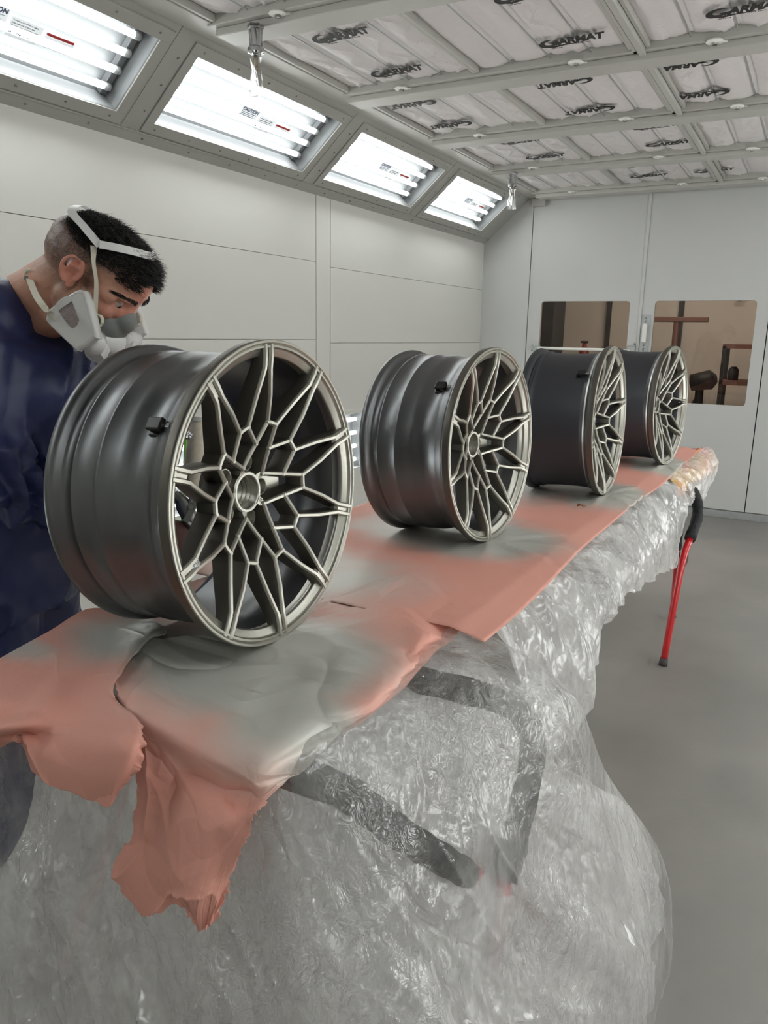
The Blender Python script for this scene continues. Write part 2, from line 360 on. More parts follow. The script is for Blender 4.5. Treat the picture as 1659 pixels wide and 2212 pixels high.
d1 = door('door_1', -2.428, -1.412, (-2.31, -1.50, .973, 1.838))
d2 = door('door_2', -1.400, -.388, (-1.290, -.482, .973, 1.838))
d3 = door('door_3', -.380, .645, None)
for k, w in enumerate(((-2.31, -1.50), (-1.290, -.482))):
    g = MB().bb(w[0]-.01, w[1]+.01, YB+.022, YB+.028, .963, 1.848); struct('window_%d' % (k+1), g, M['door_glass'])
# astragal strip between doors 1 and 2, bottom strip, dark gaps stay open behind a backing
MB().bb(-1.418, -1.392, YB-.006, YB+.003, .07, 2.73).build('astragal', M['wall_back'], d1, bevel=.002)
struct('trim_1', MB().bb(-2.45, .66, YB+.052, YB+.06, 2.6, 2.74), M['dark'])
struct('baseboard_back', MB().bb(XL, XR, YB-.012, YB+.06, 0, .062), M['galv'], bevel=.002)
struct('trim_2', MB().bb(-2.44, -2.424, YB+.03, YB+.05, .06, 2.74).bb(-.39, -.378, YB+.03, YB+.05, .06, 2.74).bb(-1.412, -1.4, YB+.03, YB+.05, .06, 2.74), M['dark'])
# panic bar, latch plates and hinges
pb = empty('panic_bar', (-1.86, YB, 1.412)); tag(pb, 'white horizontal push bar across the left back door below its window', 'door bar')
MB().tube([(-2.30, YB-.05, 1.415), (-1.46, YB-.05, 1.412)], .013, 10).build('bar', M['white_plastic'], pb, smooth=True)
MB().bb(-2.345, -2.29, YB-.06, YB, 1.385, 1.445).build('end_bracket', M['galv'], pb, bevel=.004)
MB().bb(-1.475, -1.415, YB-.06, YB, 1.36, 1.45).build('end_bracket', M['galv'], pb, bevel=.004)
for x, z in ((-2.37, 1.44), (-2.37, 1.39), (-1.43, 1.47)): MB().ball((x, YB-.004, z), (.008, .005, .008), 8).build('bolt', M['screw'], pb, smooth=True)
lp = empty('door_latch', (-1.36, YB, 1.58)); tag(lp, 'white latch box on galvanised plate beside the right back door window', 'latch')
MB().bb(-1.388, -1.312, YB-.006, YB, 1.40, 1.72).build('plate', M['galv'], lp, bevel=.002)
MB().bb(-1.372, -1.332, YB-.035, YB-.006, 1.485, 1.645).build('latch_box', M['white_plastic'], lp, bevel=.005)
for z in (1.69, 1.665, 1.46, 1.43, 1.415): MB().ball((-1.352, YB-.01, z), (.008, .006, .008), 8).build('bolt', M['screw'], lp, smooth=True)
hb = MB().bb(-2.44, -2.31, YB-.05, YB-.001, 2.668, 2.732).build('header_box', M['beam'], bevel=.004); tag(hb, 'small grey metal box at top left corner of the back doors', 'bracket')

# outside the door windows: a bay with a few items
def outer():
    o = tag(MB().bb(-3.38, -3.02, 10.0, 10.5, 0, 2.2).build('tall_cabinet', M['outer_dark'], bevel=.01), 'tall dark cabinet seen through the left door window', 'cabinet')
    f = MB().bb(-2.62, -2.56, 11.12, 11.2, 0, 2.25).bb(-1.68, -1.62, 11.12, 11.2, 0, 2.25).bb(-2.62, -1.62, 11.12, 11.2, 2.2, 2.26)
    fr = tag(f.build('door_frame', M['outer_dark']), 'brown framed door in the far beige wall beyond the left window', 'door')
    MB().bb(-2.56, -1.68, 11.15, 11.18, 0, 2.2).build('leaf', M['beige'], fr, bevel=.004)
    e = empty('fire_extinguisher', (-2.85, 10.9, .95)); tag(e, 'small red extinguisher hanging beyond the left door window', 'extinguisher')
    MB().lathe([(-.2, .001), (-.2, .07), (.15, .07), (.2, .03), (.24, .03), (.24, .001)], (-2.85, 10.95, 1.2), (0, 0, 1), 16).build('cylinder', M['outer_red'], e, smooth=True)
    MB().bb(-2.9, -2.8, 10.93, 10.97, 1.44, 1.47).build('valve', M['outer_dark'], e)
    t = empty('panel_stand', (-1.72, 10.2, 0)); tag(t, 'brown T-shaped stand seen through the right door window', 'stand')
    MB().tube([(-1.55, 10.2, .1), (-1.55, 10.2, 1.72)], .035, 8).build('post', M['outer_brown'], t)
    MB().box((-1.55, 10.2, 1.75), (.72, .08, .06)).build('crossbar', M['outer_brown'], t, bevel=.01)
    MB().box((-1.55, 10.2, .05), (.14, .5, .06)).build('base', M['outer_brown'], t, bevel=.01)
    c = empty('parts_cart', (-.62, 10.2, 0)); tag(c, 'dark wheeled shop cart behind the right door window', 'cart')
    for z in (.35, 1.0, 1.42): MB().bb(-.98, -.2, 10.0, 10.5, z, z+.05).build('shelf', M['outer_brown'], c)
    for x in (-.96, -.22):
        for y in (10.02, 10.48): MB().bb(x-.02, x+.02, y-.02, y+.02, .1, 1.45).build('post', M['outer_dark'], c)
    for x in (-.9, -.28): MB().lathe([(-.02, .001), (-.02, .06), (.02, .06), (.02, .001)], (x, 10.05, .06), (1, 0, 0), 14).build('caster', M['outer_dark'], c, smooth=True)
    b = empty('machine', (-1.25, 10.3, 0)); tag(b, 'dark polishing machine on a post left of the shop cart', 'machine')
    MB().bb(-1.45, -1.0, 10.1, 10.5, 0, .12).build('base', M['outer_dark'], b, bevel=.01)
    MB().tube([(-1.2, 10.3, .1), (-1.22, 10.3, .95)], .05, 10).build('column', M['outer_dark'], b)
    MB().lathe([(-.15, .001), (-.13, .1), (.1, .12), (.17, .05), (.17, .001)], (-1.2, 10.3, 1.02), (1, 0, .2), 16).build('motor', M['outer_dark'], b, smooth=True)
    MB().tube([(-1.25, 10.3, .8), (-1.4, 10.25, .5), (-1.45, 10.2, .1)], .02, 8).build('hose', M['outer_dark'], b)
    for k, (x, z, r) in enumerate(((-.85, 1.12, .06), (-.6, 1.1, .05), (-.4, 1.14, .07))):
        tag(MB().lathe([(-.07, .001), (-.07, r), (.05, r), (.09, r*.5), (.09, .001)], (x, 10.2, z), (0, 0, 1), 14).build('paint_can', M['outer_dark'], smooth=True), ['dark can at the left end of the cart shelf', 'small can in the middle of the cart shelf', 'wider can at the right end of the cart shelf'][k], 'can', 'cans on the cart shelf')
    pp = MB().tube([(-.95, 11.1, 3.2), (-.95, 11.1, 2.0)], .02, 8).build('pipe', M['outer_brown'], smooth=True); tag(pp, 'thin vertical pipe on the far wall beyond the right window', 'pipe')
    cl = MB().bb(-2.2, .2, 8.9, 9.2, 3.12, 3.16).build('fill_lamp', M['outer_fill']); tag(cl, 'unseen ceiling lamp added to light the bay beyond the doors', 'lamp')  # unseen lamp, added so the bay shows bright through the door windows
outer()

# ------------------------------------------------------------------ cove with tube lights
cu = np.array([CU[0]-CL[0], 0, CU[1]-CL[1]]); CLEN = np.linalg.norm(cu); cu /= CLEN        # up the slope
cn = np.array([cu[2], 0, -cu[0]])                                                          # into the room
C0 = np.array([CL[0], 0, CL[1]])
def cv(s, y, h=0): return C0+cu*s+cn*h+np.array([0, y, 0])
OY = [.035, 1.45, 2.865, 4.28, 5.695]; OYX = [-1.38]; OLEN = 1.19; S0, S1 = .118, .482
def cbox(mb, s0, s1, y0, y1, h0, h1, fn=cv):
    p = [fn(s, y, h) for h in (h0, h1) for y in (y0, y1) for s in (s0, s1)]
    mb.add(p, [(0, 2, 3, 1), (4, 5, 7, 6), (0, 1, 5, 4), (2, 6, 7, 3), (0, 4, 6, 2), (1, 3, 7, 5)]); return mb
def cvR(s, y, h=0):
    p = cv(s, y, h); return np.array([XL+XR-p[0], p[1], p[2]])
def cove(name, fn, OYs):
    a = MB(); cbox(a, -.03, S0-.005, YF, YB, -.02, 0, fn); cbox(a, S1+.005, CLEN+.03, YF, YB, -.02, 0, fn)
    prev = YF
    for y in OYs: cbox(a, S0-.006, S1+.006, prev, y-.005, -.02, 0, fn); prev = y+OLEN+.005
    cbox(a, S0-.006, S1+.006, prev, YB, -.02, 0, fn)
    st = struct(name, a, M['grey_paint'])
    b = MB(); cbox(b, .047, .056, YF, YB, 0, .006, fn); b.build('bend_bead', M['grey_paint'], st, bevel=.002)
    for y in OYs:
        yy = y+OLEN+.112
        b = MB(); cbox(b, .05, CLEN, yy-.045, yy+.002, 0, .003, fn); b.build('joint_cover', M['grey_paint'], st, bevel=.001)
    return st
cl_ = cove('trim_3', cv, OYX+OY); cr_ = cove('trim_4', cvR, OYX+OY)
screw_me = MB().ball((0, 0, 0), (.006, .006, .004), 8).mesh('screw', M['screw'], True)
for s_, off in ((.022, 0), (.53+.04, .1)):
    for k in range(20):
        if s_ > .5: break
        o = link('screw', screw_me, cl_, local=True); o.location = cv(s_, 1.0+k*.31, .002)
for y in OY[1:]:
    for s_ in (.16, .3, .44):
        o = link('screw', screw_me, cl_, local=True); o.location = cv(s_, y-.085-.0, .003)
def light_fixture(y0, fn, label, text=True, full=True):
    base = fn(.3, y0+OLEN/2, 0)
    t = empty('tube_light', base); tag(t, label, 'light', 'tube lights in the cove')
    # raised frame
    f = MB(); a, b = .055, .05
    cbox(f, S0-a, S0, y0-b, y0+OLEN+b, 0, .008, fn); cbox(f, S1, S1+a, y0-b, y0+OLEN+b, 0, .008, fn)
    cbox(f, S0, S1, y0-b, y0, 0, .008, fn); cbox(f, S0, S1, y0+OLEN, y0+OLEN+b, 0, .008, fn)
    f.build('frame', M['grey_paint'], t, bevel=.002)
    r = MB(); D = -.10
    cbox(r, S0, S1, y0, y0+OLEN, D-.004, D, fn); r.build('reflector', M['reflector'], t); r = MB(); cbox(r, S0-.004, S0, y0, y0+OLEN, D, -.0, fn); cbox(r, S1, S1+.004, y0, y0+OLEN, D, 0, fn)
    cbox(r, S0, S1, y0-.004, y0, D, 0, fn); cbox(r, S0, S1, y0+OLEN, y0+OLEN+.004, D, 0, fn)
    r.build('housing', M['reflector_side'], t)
    for k in range(4):
        s = S0+.055+k*(S1-S0-.11)/3
        MB().tube([fn(s, y0+.012, -.062), fn(s, y0+OLEN-.06, -.062)], .0145, 12).build('tube', M['tube'], t, smooth=True)
        if full:
            MB().tube([fn(s, y0+OLEN-.062, -.062), fn(s, y0+OLEN-.03, -.062)], .017, 10).build('socket', M['galv'], t, smooth=True)
    if full:
        h = MB(); cbox(h, S0+.01, S1-.01, y0+OLEN-.05, y0+OLEN-.015, D, -.07, fn); h.build('end_bracket', M['reflector'], t, bevel=.004)
        for k in range(6):
            y = y0+.02+k*(OLEN-.04)/5
            for s in (S0-.028, S1+.028):
                o = link('screw', screw_me, t, local=True); o.location = Vector(fn(s, y, .009))-t.location
    p = MB(); cbox(p, S0, S1, y0, y0+OLEN, -.006, -.003, fn); p.build('pane', M['pane'], t)
    if text:
        # warning stickers on the reflector
        yc = y0+.46; h = -.0025
        R = Matrix(np.array([[0, cu[0], cn[0]], [1, 0, 0], [0, cu[2], cn[2]]]).tolist()) # columns: text x = +y, text up = -slope? (set below)
        X = np.array([0, 1., 0]); Y = np.cross(cn, X); MR = np.array([X, Y, cn]).T
        lb = MB()
        for (dy, s, w, hh) in ((-.02, .03, .13, .062), (.125, .0, .13, .075), (.27, .0, .13, .06)):
            sc = .30+s; cbox(lb, sc-hh/2, sc+hh/2, yc+dy, yc+dy+w, h, h+.0006)
        sh = lb.build('sticker', M['label'], t)
        def put(txt, y, s, size, m, bold=0):
            me = text_mesh(txt, size, m, bold); me.transform(Matrix.Scale(1, 4))
            o = bpy.data.objects.new('lettering', me); COL.objects.link(o); o.parent = sh
            mm = Matrix(MR.tolist()).to_4x4(); mm.translation = Vector(cv(s, y, h+.0012))-t.location; o.matrix_local = mm
        sg = 1 if Y@cu > 0 else -1
        put('CAUTION', yc-.014, .335+.0, .026, M['blue_ink'], .0008)
        for i, ln in enumerate(('Do not operate spray equipment', 'while light fixture is open or', 'before fan is in operation and', 'while lamps are being served')):
            put(ln, yc-.014, .325-i*.0085, .0085, M['blue_ink'])
        for i, ln in enumerate(('To reduce risk of fire or injury', 'keep sealed at all times and', 'disconnect power before service', 'use only lamps of listed type')):
            put(ln, yc+.131, .325-i*.0105, .0085, M['ink'])
        put('MAX. TEMP. 60 DEG. C', yc+.131, .276, .011, M['blue_ink'], .0004)
        rb = MB(); cbox(rb, .318, .328, yc+.274, yc+.395, h+.0007, h+.0012); o = rb.build('red_band', M['red_ink'], sh)
        for i, ln in enumerate(('Suitable for hazardous area', 'Class I Div 2 Group D')): put(ln, yc+.276, .300-i*.012, .0085, M['ink'])
    return t
lab = ['tube light in the sloped cove nearest the camera, cut off at left edge', 'second tube light of the cove, behind the bagged sprinkler', 'third tube light of the cove, above the wall panel joint', 'farthest tube light of the cove, nearest the back doors']
for k in range(4): light_fixture(OY[1+k], cv, lab[k])
light_fixture(OY[0], cv, 'tube light in the near cove beside the camera, out of view', False, False)
light_fixture(OYX[0], cv, 'tube light in the near cove behind the camera, out of view', False, False)
light_fixture(OYX[0], cvR, 'tube light in the opposite cove behind the camera, out of view', False, False)
for k, y in enumerate(OY): light_fixture(y, cvR, ['tube light in the opposite cove out of view, first from front', 'tube light in the opposite cove out of view, second from front', 'tube light in the opposite cove out of view, third from front', 'tube light in the opposite cove out of view, fourth from front', 'tube light in the opposite cove out of view, nearest the doors'][k], False, False)
def low_fixture(y0, y1, label, x=XL, sg=1):
    t = empty('wall_light', (x, (y0+y1)/2, .75)); tag(t, label, 'light', 'low tube lights in the walls')
    z0, z1 = LZ; D = .09*sg
    if sg > 0:
        MB().bb(x-D, x-D-.004, y0, y1, z0, z1).bb(x-D, x, y0-.004, y0, z0, z1).bb(x-D, x, y1, y1+.004, z0, z1).bb(x-D, x, y0, y1, z0-.004, z0).bb(x-D, x, y0, y1, z1, z1+.004).build('reflector', M['reflector'], t)
        xo = x-.05
    else: 
        MB().bb(x-.004, x, y0, y1, z0, z1).build('reflector', M['reflector'], t); xo = x-.04
    f = MB()
    for a in ((y0-.05, y1+.05, z1, z1+.03), (y0-.05, y1+.05, z0-.03, z0), (y0-.05, y0, z0, z1), (y1, y1+.05, z0, z1)): f.bb(x, x+.006*sg, *a)
    f.build('frame', M['wall'], t, bevel=.001)
    for k in range(4):
        z = z0+.05+k*(z1-z0-.1)/3
        MB().tube([(xo, y0+.01, z), (xo, y1-.03, z)], .0145, 12).build('tube', M['tube'], t, smooth=True)
    MB().bb(x-.006, x-.003, y0, y1, z0, z1).build('pane', M['pane'], t) if sg > 0 else None
for k, (a, b) in enumerate(LOWY):
    low_fixture(a, b, ['low wall light on the left wall seen through the nearest wheel', 'low wall light on the left wall between the first two wheels', 'low wall light behind the painter near the front of the left wall', 'low wall light farthest along the left wall behind the last wheels'][k])
for k, a in enumerate((.7, 2.2, 3.7, 5.2)): low_fixture(a, a+1.24, 'added low wall light on the right wall out of view, ' + ('first', 'second', 'third', 'fourth')[k]+' from the front', XR-.002, -1)  # unseen lamps, added to give the wheel metal something to reflect

# ------------------------------------------------------------------ ceiling
struct('ceiling', MB().bb(XL, XR, YF, YB+.1, 2.84, 2.92), M['dark'])
BY = [-.29, .75, 1.79, 2.83, 3.873, 4.91, 5.962, 7.02]
XF = [(-2.33, -1.600), (-1.60, -.872), (-.812, -.084), (-.084, .60)]
tr = MB(); tr.bb(-2.46, -2.335, YF, YB, 2.742, 2.80); struct('trim_5', tr, M['beam'], bevel=.003)
tr = MB(); tr.bb(.60, .75, YF, YB, 2.742, 2.80); struct('trim_6', tr, M['beam'], bevel=.003)
struct('trim_7', MB().bb(-.868, -.851, YF, YB, 2.735, 2.80).bb(-.842, -.815, YF, YB, 2.722, 2.80), M['beam'], bevel=.002)
struct('trim_8', MB().bb(-.853, -.84, YF, YB, 2.765, 2.80), M['dark'])
for k, y in enumerate(BY):
    b = MB(); w = .096
    b.bb(-2.36, .65, y-w, y+w, 2.735, 2.80); b.bb(-2.34, .62, y-w+.03, y+w-.03, 2.705, 2.735)
    bo = b.build('ceiling_beam', M['beam'], bevel=.004); bo['kind'] = 'structure'; bo.name = 'trim_%d' % (9+k)
    for x in (-2.01, -1.12, -.535, .2):
        if not (2 < y): continue
        c = empty('beam_clip', (x, y-.08, 2.70)); j = (x, k)
        place = {-2.01: 'left end', -1.12: 'middle', -.535: 'right part', .2: 'far right end'}[x]
        tag(c, 'round white latch, %s of ceiling beam number %s from doors' % (place, ['', '', '', 'five', 'four', 'three', 'two', 'one'][k]), 'latch', 'white latches on the ceiling beams')
        m = MB().lathe([(0, .001), (0, .032), (-.006, .036), (-.010, .03), (-.010, .001)], (x, y-.085, 2.735), (0, 0, 1), 20)
        m.box((x+.03, y-.06, 2.730), (.03, .03, .007), [[.8, -.6, 0], [.6, .8, 0], [0, 0, 1]])
        m.build('disc', M['white_plastic'], c, auto=.6)
        MB().lathe([(-.010, .013), (-.018, .012), (-.020, .001)], (x, y-.085, 2.735), (0, 0, 1), 6).build('bolt', M['screw'], c)
# logo print: crescent G with a tail, slanted capitals, a fine line below
def logo_mesh():
    th = np.linspace(radians(38), radians(338), 34); o = []; i_ = []
    for t in th:
        o.append((.036+.036*cos(t)+.012*sin(t), .020+.026*sin(t)))
        f = .55+.38*abs(cos((t-radians(188))/2))**1.3*0
        i_.append((.050+.026*cos(t)+.010*sin(t), .0245+.0145*sin(t)))
    P = [(x, y, 0) for x, y in o]+[(x, y, 0) for x, y in i_]; n = len(th)
    a = MB(); a.add(P, [(k, k+1, n+k+1, n+k) for k in range(n-1)])
    a.add([(.045, .018, 0), (.088, .0225, 0), (.078, .012, 0), (.056, -.002, 0), (.06, .012, 0), (.046, .0125, 0)], [(0, 1, 2, 3, 4, 5)])
    a.add([(.02, -.004, 0), (.075, .002, 0), (.13, .001, 0), (.20, .004, 0), (.13, -.0045, 0), (.08, -.006, 0), (.045, -.013, 0)], [(0, 1, 2, 6), (2, 3, 4, 5), (2, 5, 6)])
    me = a.mesh('logo', M['ink'])
    bm = bmesh.new(); bm.from_mesh(me)
    for s, txt, x, y, b, sh in ((.052, 'ARMAT', .070, .004, .0026, .35), (.0085, 'finishing  systems', .13, -.008, 0, .2), (.007, '1-800-000-0000', .03, -.019, 0, .2)):
        if txt[0] == '1': txt = '1-800-442-7628'
        t = text_mesh(txt, s, M['ink'], b, sh); t.transform(Matrix.Translation((x, y, 0))); bm.from_mesh(t)
    bmesh.ops.transform(bm, matrix=Matrix.Diagonal((1.12, 1.75, 1, 1)), verts=bm.verts); bm.to_mesh(me); bm.free(); return me
LOGO = logo_mesh()
rows = [(BY[i]+.096, BY[i+1]-.096) for i in range(len(BY)-1)]
logos = {}  # (row, column) -> list of (x, y, flipped)
LR = {0: [], 1: [], 2: [(-2.08, 2.05, 0), (-1.225, 2.04, 0), (-.60, 2.03, 0), (-2.08, 2.53, 0), (-1.225, 2.53, 0), (-.6, 2.53, 0)],
      3: [(-2.085, 3.10, 0), (-2.085, 3.61, 0), (-1.235, 3.06, 0), (-1.225, 3.58, 0), (-.545, 3.05, 0), (-.545, 3.55, 0)],
      4: [(-1.98, 4.14, 1), (-1.97, 4.62, 1), (-1.13, 4.13, 1), (-1.14, 4.66, 1), (-.555, 4.12, 1), (-.555, 4.62, 1)],
      5: [(-2.0, 5.17, 0), (-1.99, 5.66, 0), (-1.15, 5.15, 0), (-1.16, 5.62, 0)],
      6: [(-1.66+.22, 6.22, 0), (-1.68+.22, 6.62, 0), (-.985, 6.18, 0), (-.99, 6.62, 0)]}
for r, (y0, y1) in enumerate(rows):
    if r < 1: continue
    for c, (x0, x1) in enumerate(XF):
        t = empty('ceiling_filter', ((x0+x1)/2, (y0+y1)/2, 2.76))
        where = ['against the cove', 'left of the dark slot', 'right of the dark slot', 'at far right'][c]
        rw = ['', 'out of view overhead', 'at the top edge of the photo', 'fourth from the doors', 'third from the doors', 'second from the doors', 'nearest the doors'][r]
        tag(t, 'quilted ceiling filter %s, row %s' % (where, rw), 'filter', 'quilted ceiling filters')
        nx, ny = 64, 72; X = np.linspace(x0+.004, x1-.004, nx); Y = np.linspace(y0+.002, y1-.002, ny); XX, YY = np.meshgrid(X, Y, indexing='ij')
        k = (XX-x0)/.1825; fr = k-np.floor(k)
        puff = np.clip(1-np.abs(2*fr-1)**3.5, 0, 1)
        sd = r*10+c; cid = np.floor(k)
        wr_ = snoise(XX*14+cid*7, YY*4.0, sd)*.018+snoise(XX*42+cid*3, YY*12, sd+3)*.008*(.3+np.abs(snoise(cid*3.3, YY*1.3, sd)*2))
        rid = (1-np.minimum(1, np.abs((XX-(x0+.1825*(cid+.5)))-.035*np.sin(YY*23+cid*2+sd)-.02*snoise(YY*30, cid, sd))/.010))*.011*(hashn(cid, sd, 3) > .35)
        Z = np.maximum(2.7555, 2.783-.016*puff+wr_*puff-rid*puff)
        MB().grid(np.stack([XX, YY, Z], 2)).build('filter_media', M['filter'], t, smooth=True, fix=False)
        for q in range(0, 5):
            xs = x0+.1825*q
            if q in (0, 4):
                xs += .008 if q == 0 else -.008
                MB().bb(xs-.008, xs+.008, y0, y1, 2.745, 2.775).build('frame_rail', M['beam'], t, bevel=.002)
            else: MB().bb(xs-.0022, xs+.0022, y0, y1, 2.7595, 2.764).build('support_wire', M['galv'], t)
        for (lx, ly, fl_) in LR.get(r, []):
            if x0 <= lx+(.1 if not fl_ else -.02) < x1+.01:
                o = link('logo_print', LOGO, t, local=True)
                mm = Matrix([[1, 0, 0, 0], [0, -1, 0, 0], [0, 0, -1, 0], [0, 0, 0, 1]]) if not fl_ else Matrix([[-1, 0, 0, 0], [0, 1, 0, 0], [0, 0, -1, 0], [0, 0, 0, 1]])
                mm = Matrix.Translation(Vector((lx, ly+(.035 if not fl_ else -.035), 2.7530))-t.location)@mm; o.matrix_local = mm
# bagged sprinkler heads
for k, (x, y) in enumerate(((-2.115, 2.74), (-2.15, 5.86))):
    t = empty('sprinkler_head', (x, y, 2.70)); tag(t, ['chrome sprinkler in a clear bag hanging from the nearest beam', 'bagged sprinkler hanging in front of the farthest cove light'][k], 'sprinkler', 'bagged sprinkler heads')
    MB().lathe([(.0, .034), (-.012, .034), (-.016, .028), (-.03, .028)], (x, y, 2.705), (0, 0, 1), 6).build('nut', M['chrome'], t)
    MB().lathe([(-.02, .0265), (-.078, .0265), (-.085, .034), (-.098, .034), (-.104, .02), (-.112, .018), (-.112, .001)], (x, y, 2.705), (0, 0, 1), 24).build('cup', M['chrome'], t, auto=.6)
    MB().tube([(x, y, 2.6), (x, y, 2.55)], .009, 8).tube([(x-.012, y, 2.585), (x-.014, y, 2.555), (x, y, 2.535), (x+.014, y, 2.555), (x+.012, y, 2.585)], .003, 6).build('nozzle', mat('brass_%d' % k, (150, 120, 80), .35, 1), t, smooth=True)
    MB().tube([(x, y-.004, 2.585), (x, y-.004, 2.55)], .0035, 6).build('bulb', mat('bulb_%d' % k, (60, 90, 160), .2), t, smooth=True)
    G = np.array([[(x+rr*cos(a)*(1.15 if j > 3 else 1)*(1+.12*sin(3*a+j)), y+rr*sin(a)*fl2*(1+.1*cos(4*a+j)), z) for a in np.linspace(0, 2*pi, 25)] for j, (rr, z, fl2) in enumerate(((.019, 2.602, 1), (.024, 2.585, 1), (.020, 2.56, .9), (.021, 2.54, .8), (.026, 2.51, .55), (.030, 2.475, .35), (.029, 2.448, .25)))])
    MB().grid(G).build('bag', M['bag'], t, smooth=False, fix=False)
    # tie wire
    MB().lathe([(-.001, .0205), (.001, .0205)], (x, y, 2.598), (0, 0, 1), 12).build('tie', M['ink'], t)

# ------------------------------------------------------------------ wheels
RW = .27
def dep(r): return .058*np.clip((.24-r)/.19, 0, 1)**1.2
def pol(r, a): return np.array([r*cos(radians(a)), r*sin(radians(a))])
def rib(mb, pts, w0, w1, d0, d1, top=None, wb=None):
    """ridge-topped wall following 2-D face points; local x is outward, (y, z) the face"""
    P = np.array(pts, float); m = len(P); T = np.gradient(P, axis=0); T /= np.linalg.norm(T, axis=1)[:, None]
    N = np.stack([-T[:, 1], T[:, 0]], 1); V = []
    for i in range(m):
        f = i/(m-1); w = w0+(w1-w0)*f; d = d0+(d1-d0)*f; r = np.hypot(*P[i]); x = -float(dep(r)) if top is None else top
        b = w*1.0+.0055 if wb is None else wb
        for off, dx in ((-b/2-.001, -d), (-w/2-.0018, -.0045), (-w/2, -.0008), (-w/2+.0008, 0), (w/2-.0008, 0), (w/2, -.0008), (w/2+.0018, -.0045), (b/2+.001, -d)):
            q = P[i]+N[i]*off; V.append((x+dx, q[0], q[1]))
    k = 8; F = [(i*k+j, i*k+(j+1) % k, (i+1)*k+(j+1) % k, (i+1)*k+j) for i in range(m-1) for j in range(k)]
    F += [tuple(range(k))[::-1], tuple((m-1)*k+j for j in range(k))]
    mb.add(V, F)
def node(mb, p, w, d):
    r = np.hypot(*p); x = -float(dep(r))
    mb.lathe([(-d, .001), (-d, w*.5+.003), (-.0045, w*.5+.0018), (-.0008, w*.5), (0.00005, w*.5-.0008), (0.00005, .0001)], (x, p[0], p[1]), (1, 0, 0), 12)
PT, PA, PC, PB = (.130, 5.6), (.089, 13.2), (.049, 36), (.1265, 36-5.4)
def spoke_mesh(sg):
    a = MB(); q = lambda r, t: pol(r, sg*t)
    T_, A_, C_, B_ = q(*PT), q(*PA), q(*PC), q(*PB)
    E = 18; g = .0082
    def edge(r, s): # groove side lines at the outer end, parallel to the radius at 18 degrees
        u = pol(1, sg*E); n = np.array([-u[1], u[0]])*sg; return u*r+n*s*g
    rl, rr = edge(.222, -1), edge(.222, 1)
    w = .0062
    rib(a, [edge(.2635, -1.05), edge(.245, -1.02), rl, (rl+T_)*.5+pol(.0022, sg*(E-90)), T_], .0068, w, .020, .040)
    rib(a, [edge(.2635, 1.05), edge(.245, 1.02), rr, (rr+B_)*.5+pol(.0022, sg*(E+90)), B_], .0068, w, .020, .040)
    rib(a, [T_, A_], w, w, .040, .040); rib(a, [A_, (A_+C_)/2, C_], w, w*.9, .040, .034)
    rib(a, [A_, B_], w, w, .040, .040); rib(a, [T_, q(PT[0]-.0006, 0)], w, w, .038, .038); rib(a, [B_, q(PB[0]-.0006, 36)], w, w, .038, .038)
    for p in (T_, A_, B_): node(a, p, .0088, .038)
    node(a, C_, .008, .034)
    # sloping floor of the groove at the outer end
    u = pol(1, sg*E); n = np.array([-u[1], u[0]])
    pr = [(.264, -.0035), (.245, -.0048), (.226, -.0068), (.218, -.013)]
    G = np.array([[(x, *(u*r+n*s*g*(1.0 if r > .22 else .9))) for s in (-1, -.35, .35, 1)] for r, x in pr]); G[:, 1:3, 0] -= .0012
    a.grid(G)
    bk = [(-.014 if r > .225 else -.020, *(u*r+n*s*g)) for r in (.264, .218) for s in (-1, 1)]; bk = [bk[0], bk[1], bk[3], bk[2]]
    a.add([G[-1, 0], G[-1, 3], bk[2], bk[3]], [(0, 1, 2, 3)]); a.add(bk, [(0, 1, 2, 3)])
    me = a.mesh('spoke', M['wheel'], True)
    bm = bmesh.new(); bm.from_mesh(me); bmesh.ops.recalc_face_normals(bm, faces=bm.faces)
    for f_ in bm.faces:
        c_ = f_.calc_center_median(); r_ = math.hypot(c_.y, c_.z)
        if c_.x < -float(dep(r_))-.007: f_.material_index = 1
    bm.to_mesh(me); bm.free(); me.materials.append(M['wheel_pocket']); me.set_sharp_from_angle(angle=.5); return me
SP = [spoke_mesh(1), spoke_mesh(-1)]
def face_ring():
    a = MB()
    pr = [(-.020, .2705), (-.006, .2712), (-.0015, .2705), (0, .2690), (0, .2655), (-.0012, .2645), (-.0035, .2632), (-.0045, .262), (-.0016, .2606), (-.0016, .2572),
          (-.0065, .2558), (-.0082, .254), (-.0125, .2435), (-.0145, .2420), (-.019, .2415), (-.0225, .2425), (-.030, .2465), (-.040, .247), (-.040, .252), (-.020, .262)]
    return a.lathe(pr, (0, 0, 0), (1, 0, 0), 160, closed=True)
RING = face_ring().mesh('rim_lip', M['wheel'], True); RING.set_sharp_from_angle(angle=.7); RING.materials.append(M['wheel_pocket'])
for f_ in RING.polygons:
    if math.hypot(f_.center.y, f_.center.z) > .2698 and f_.center.x < -.003: f_.material_index = 1
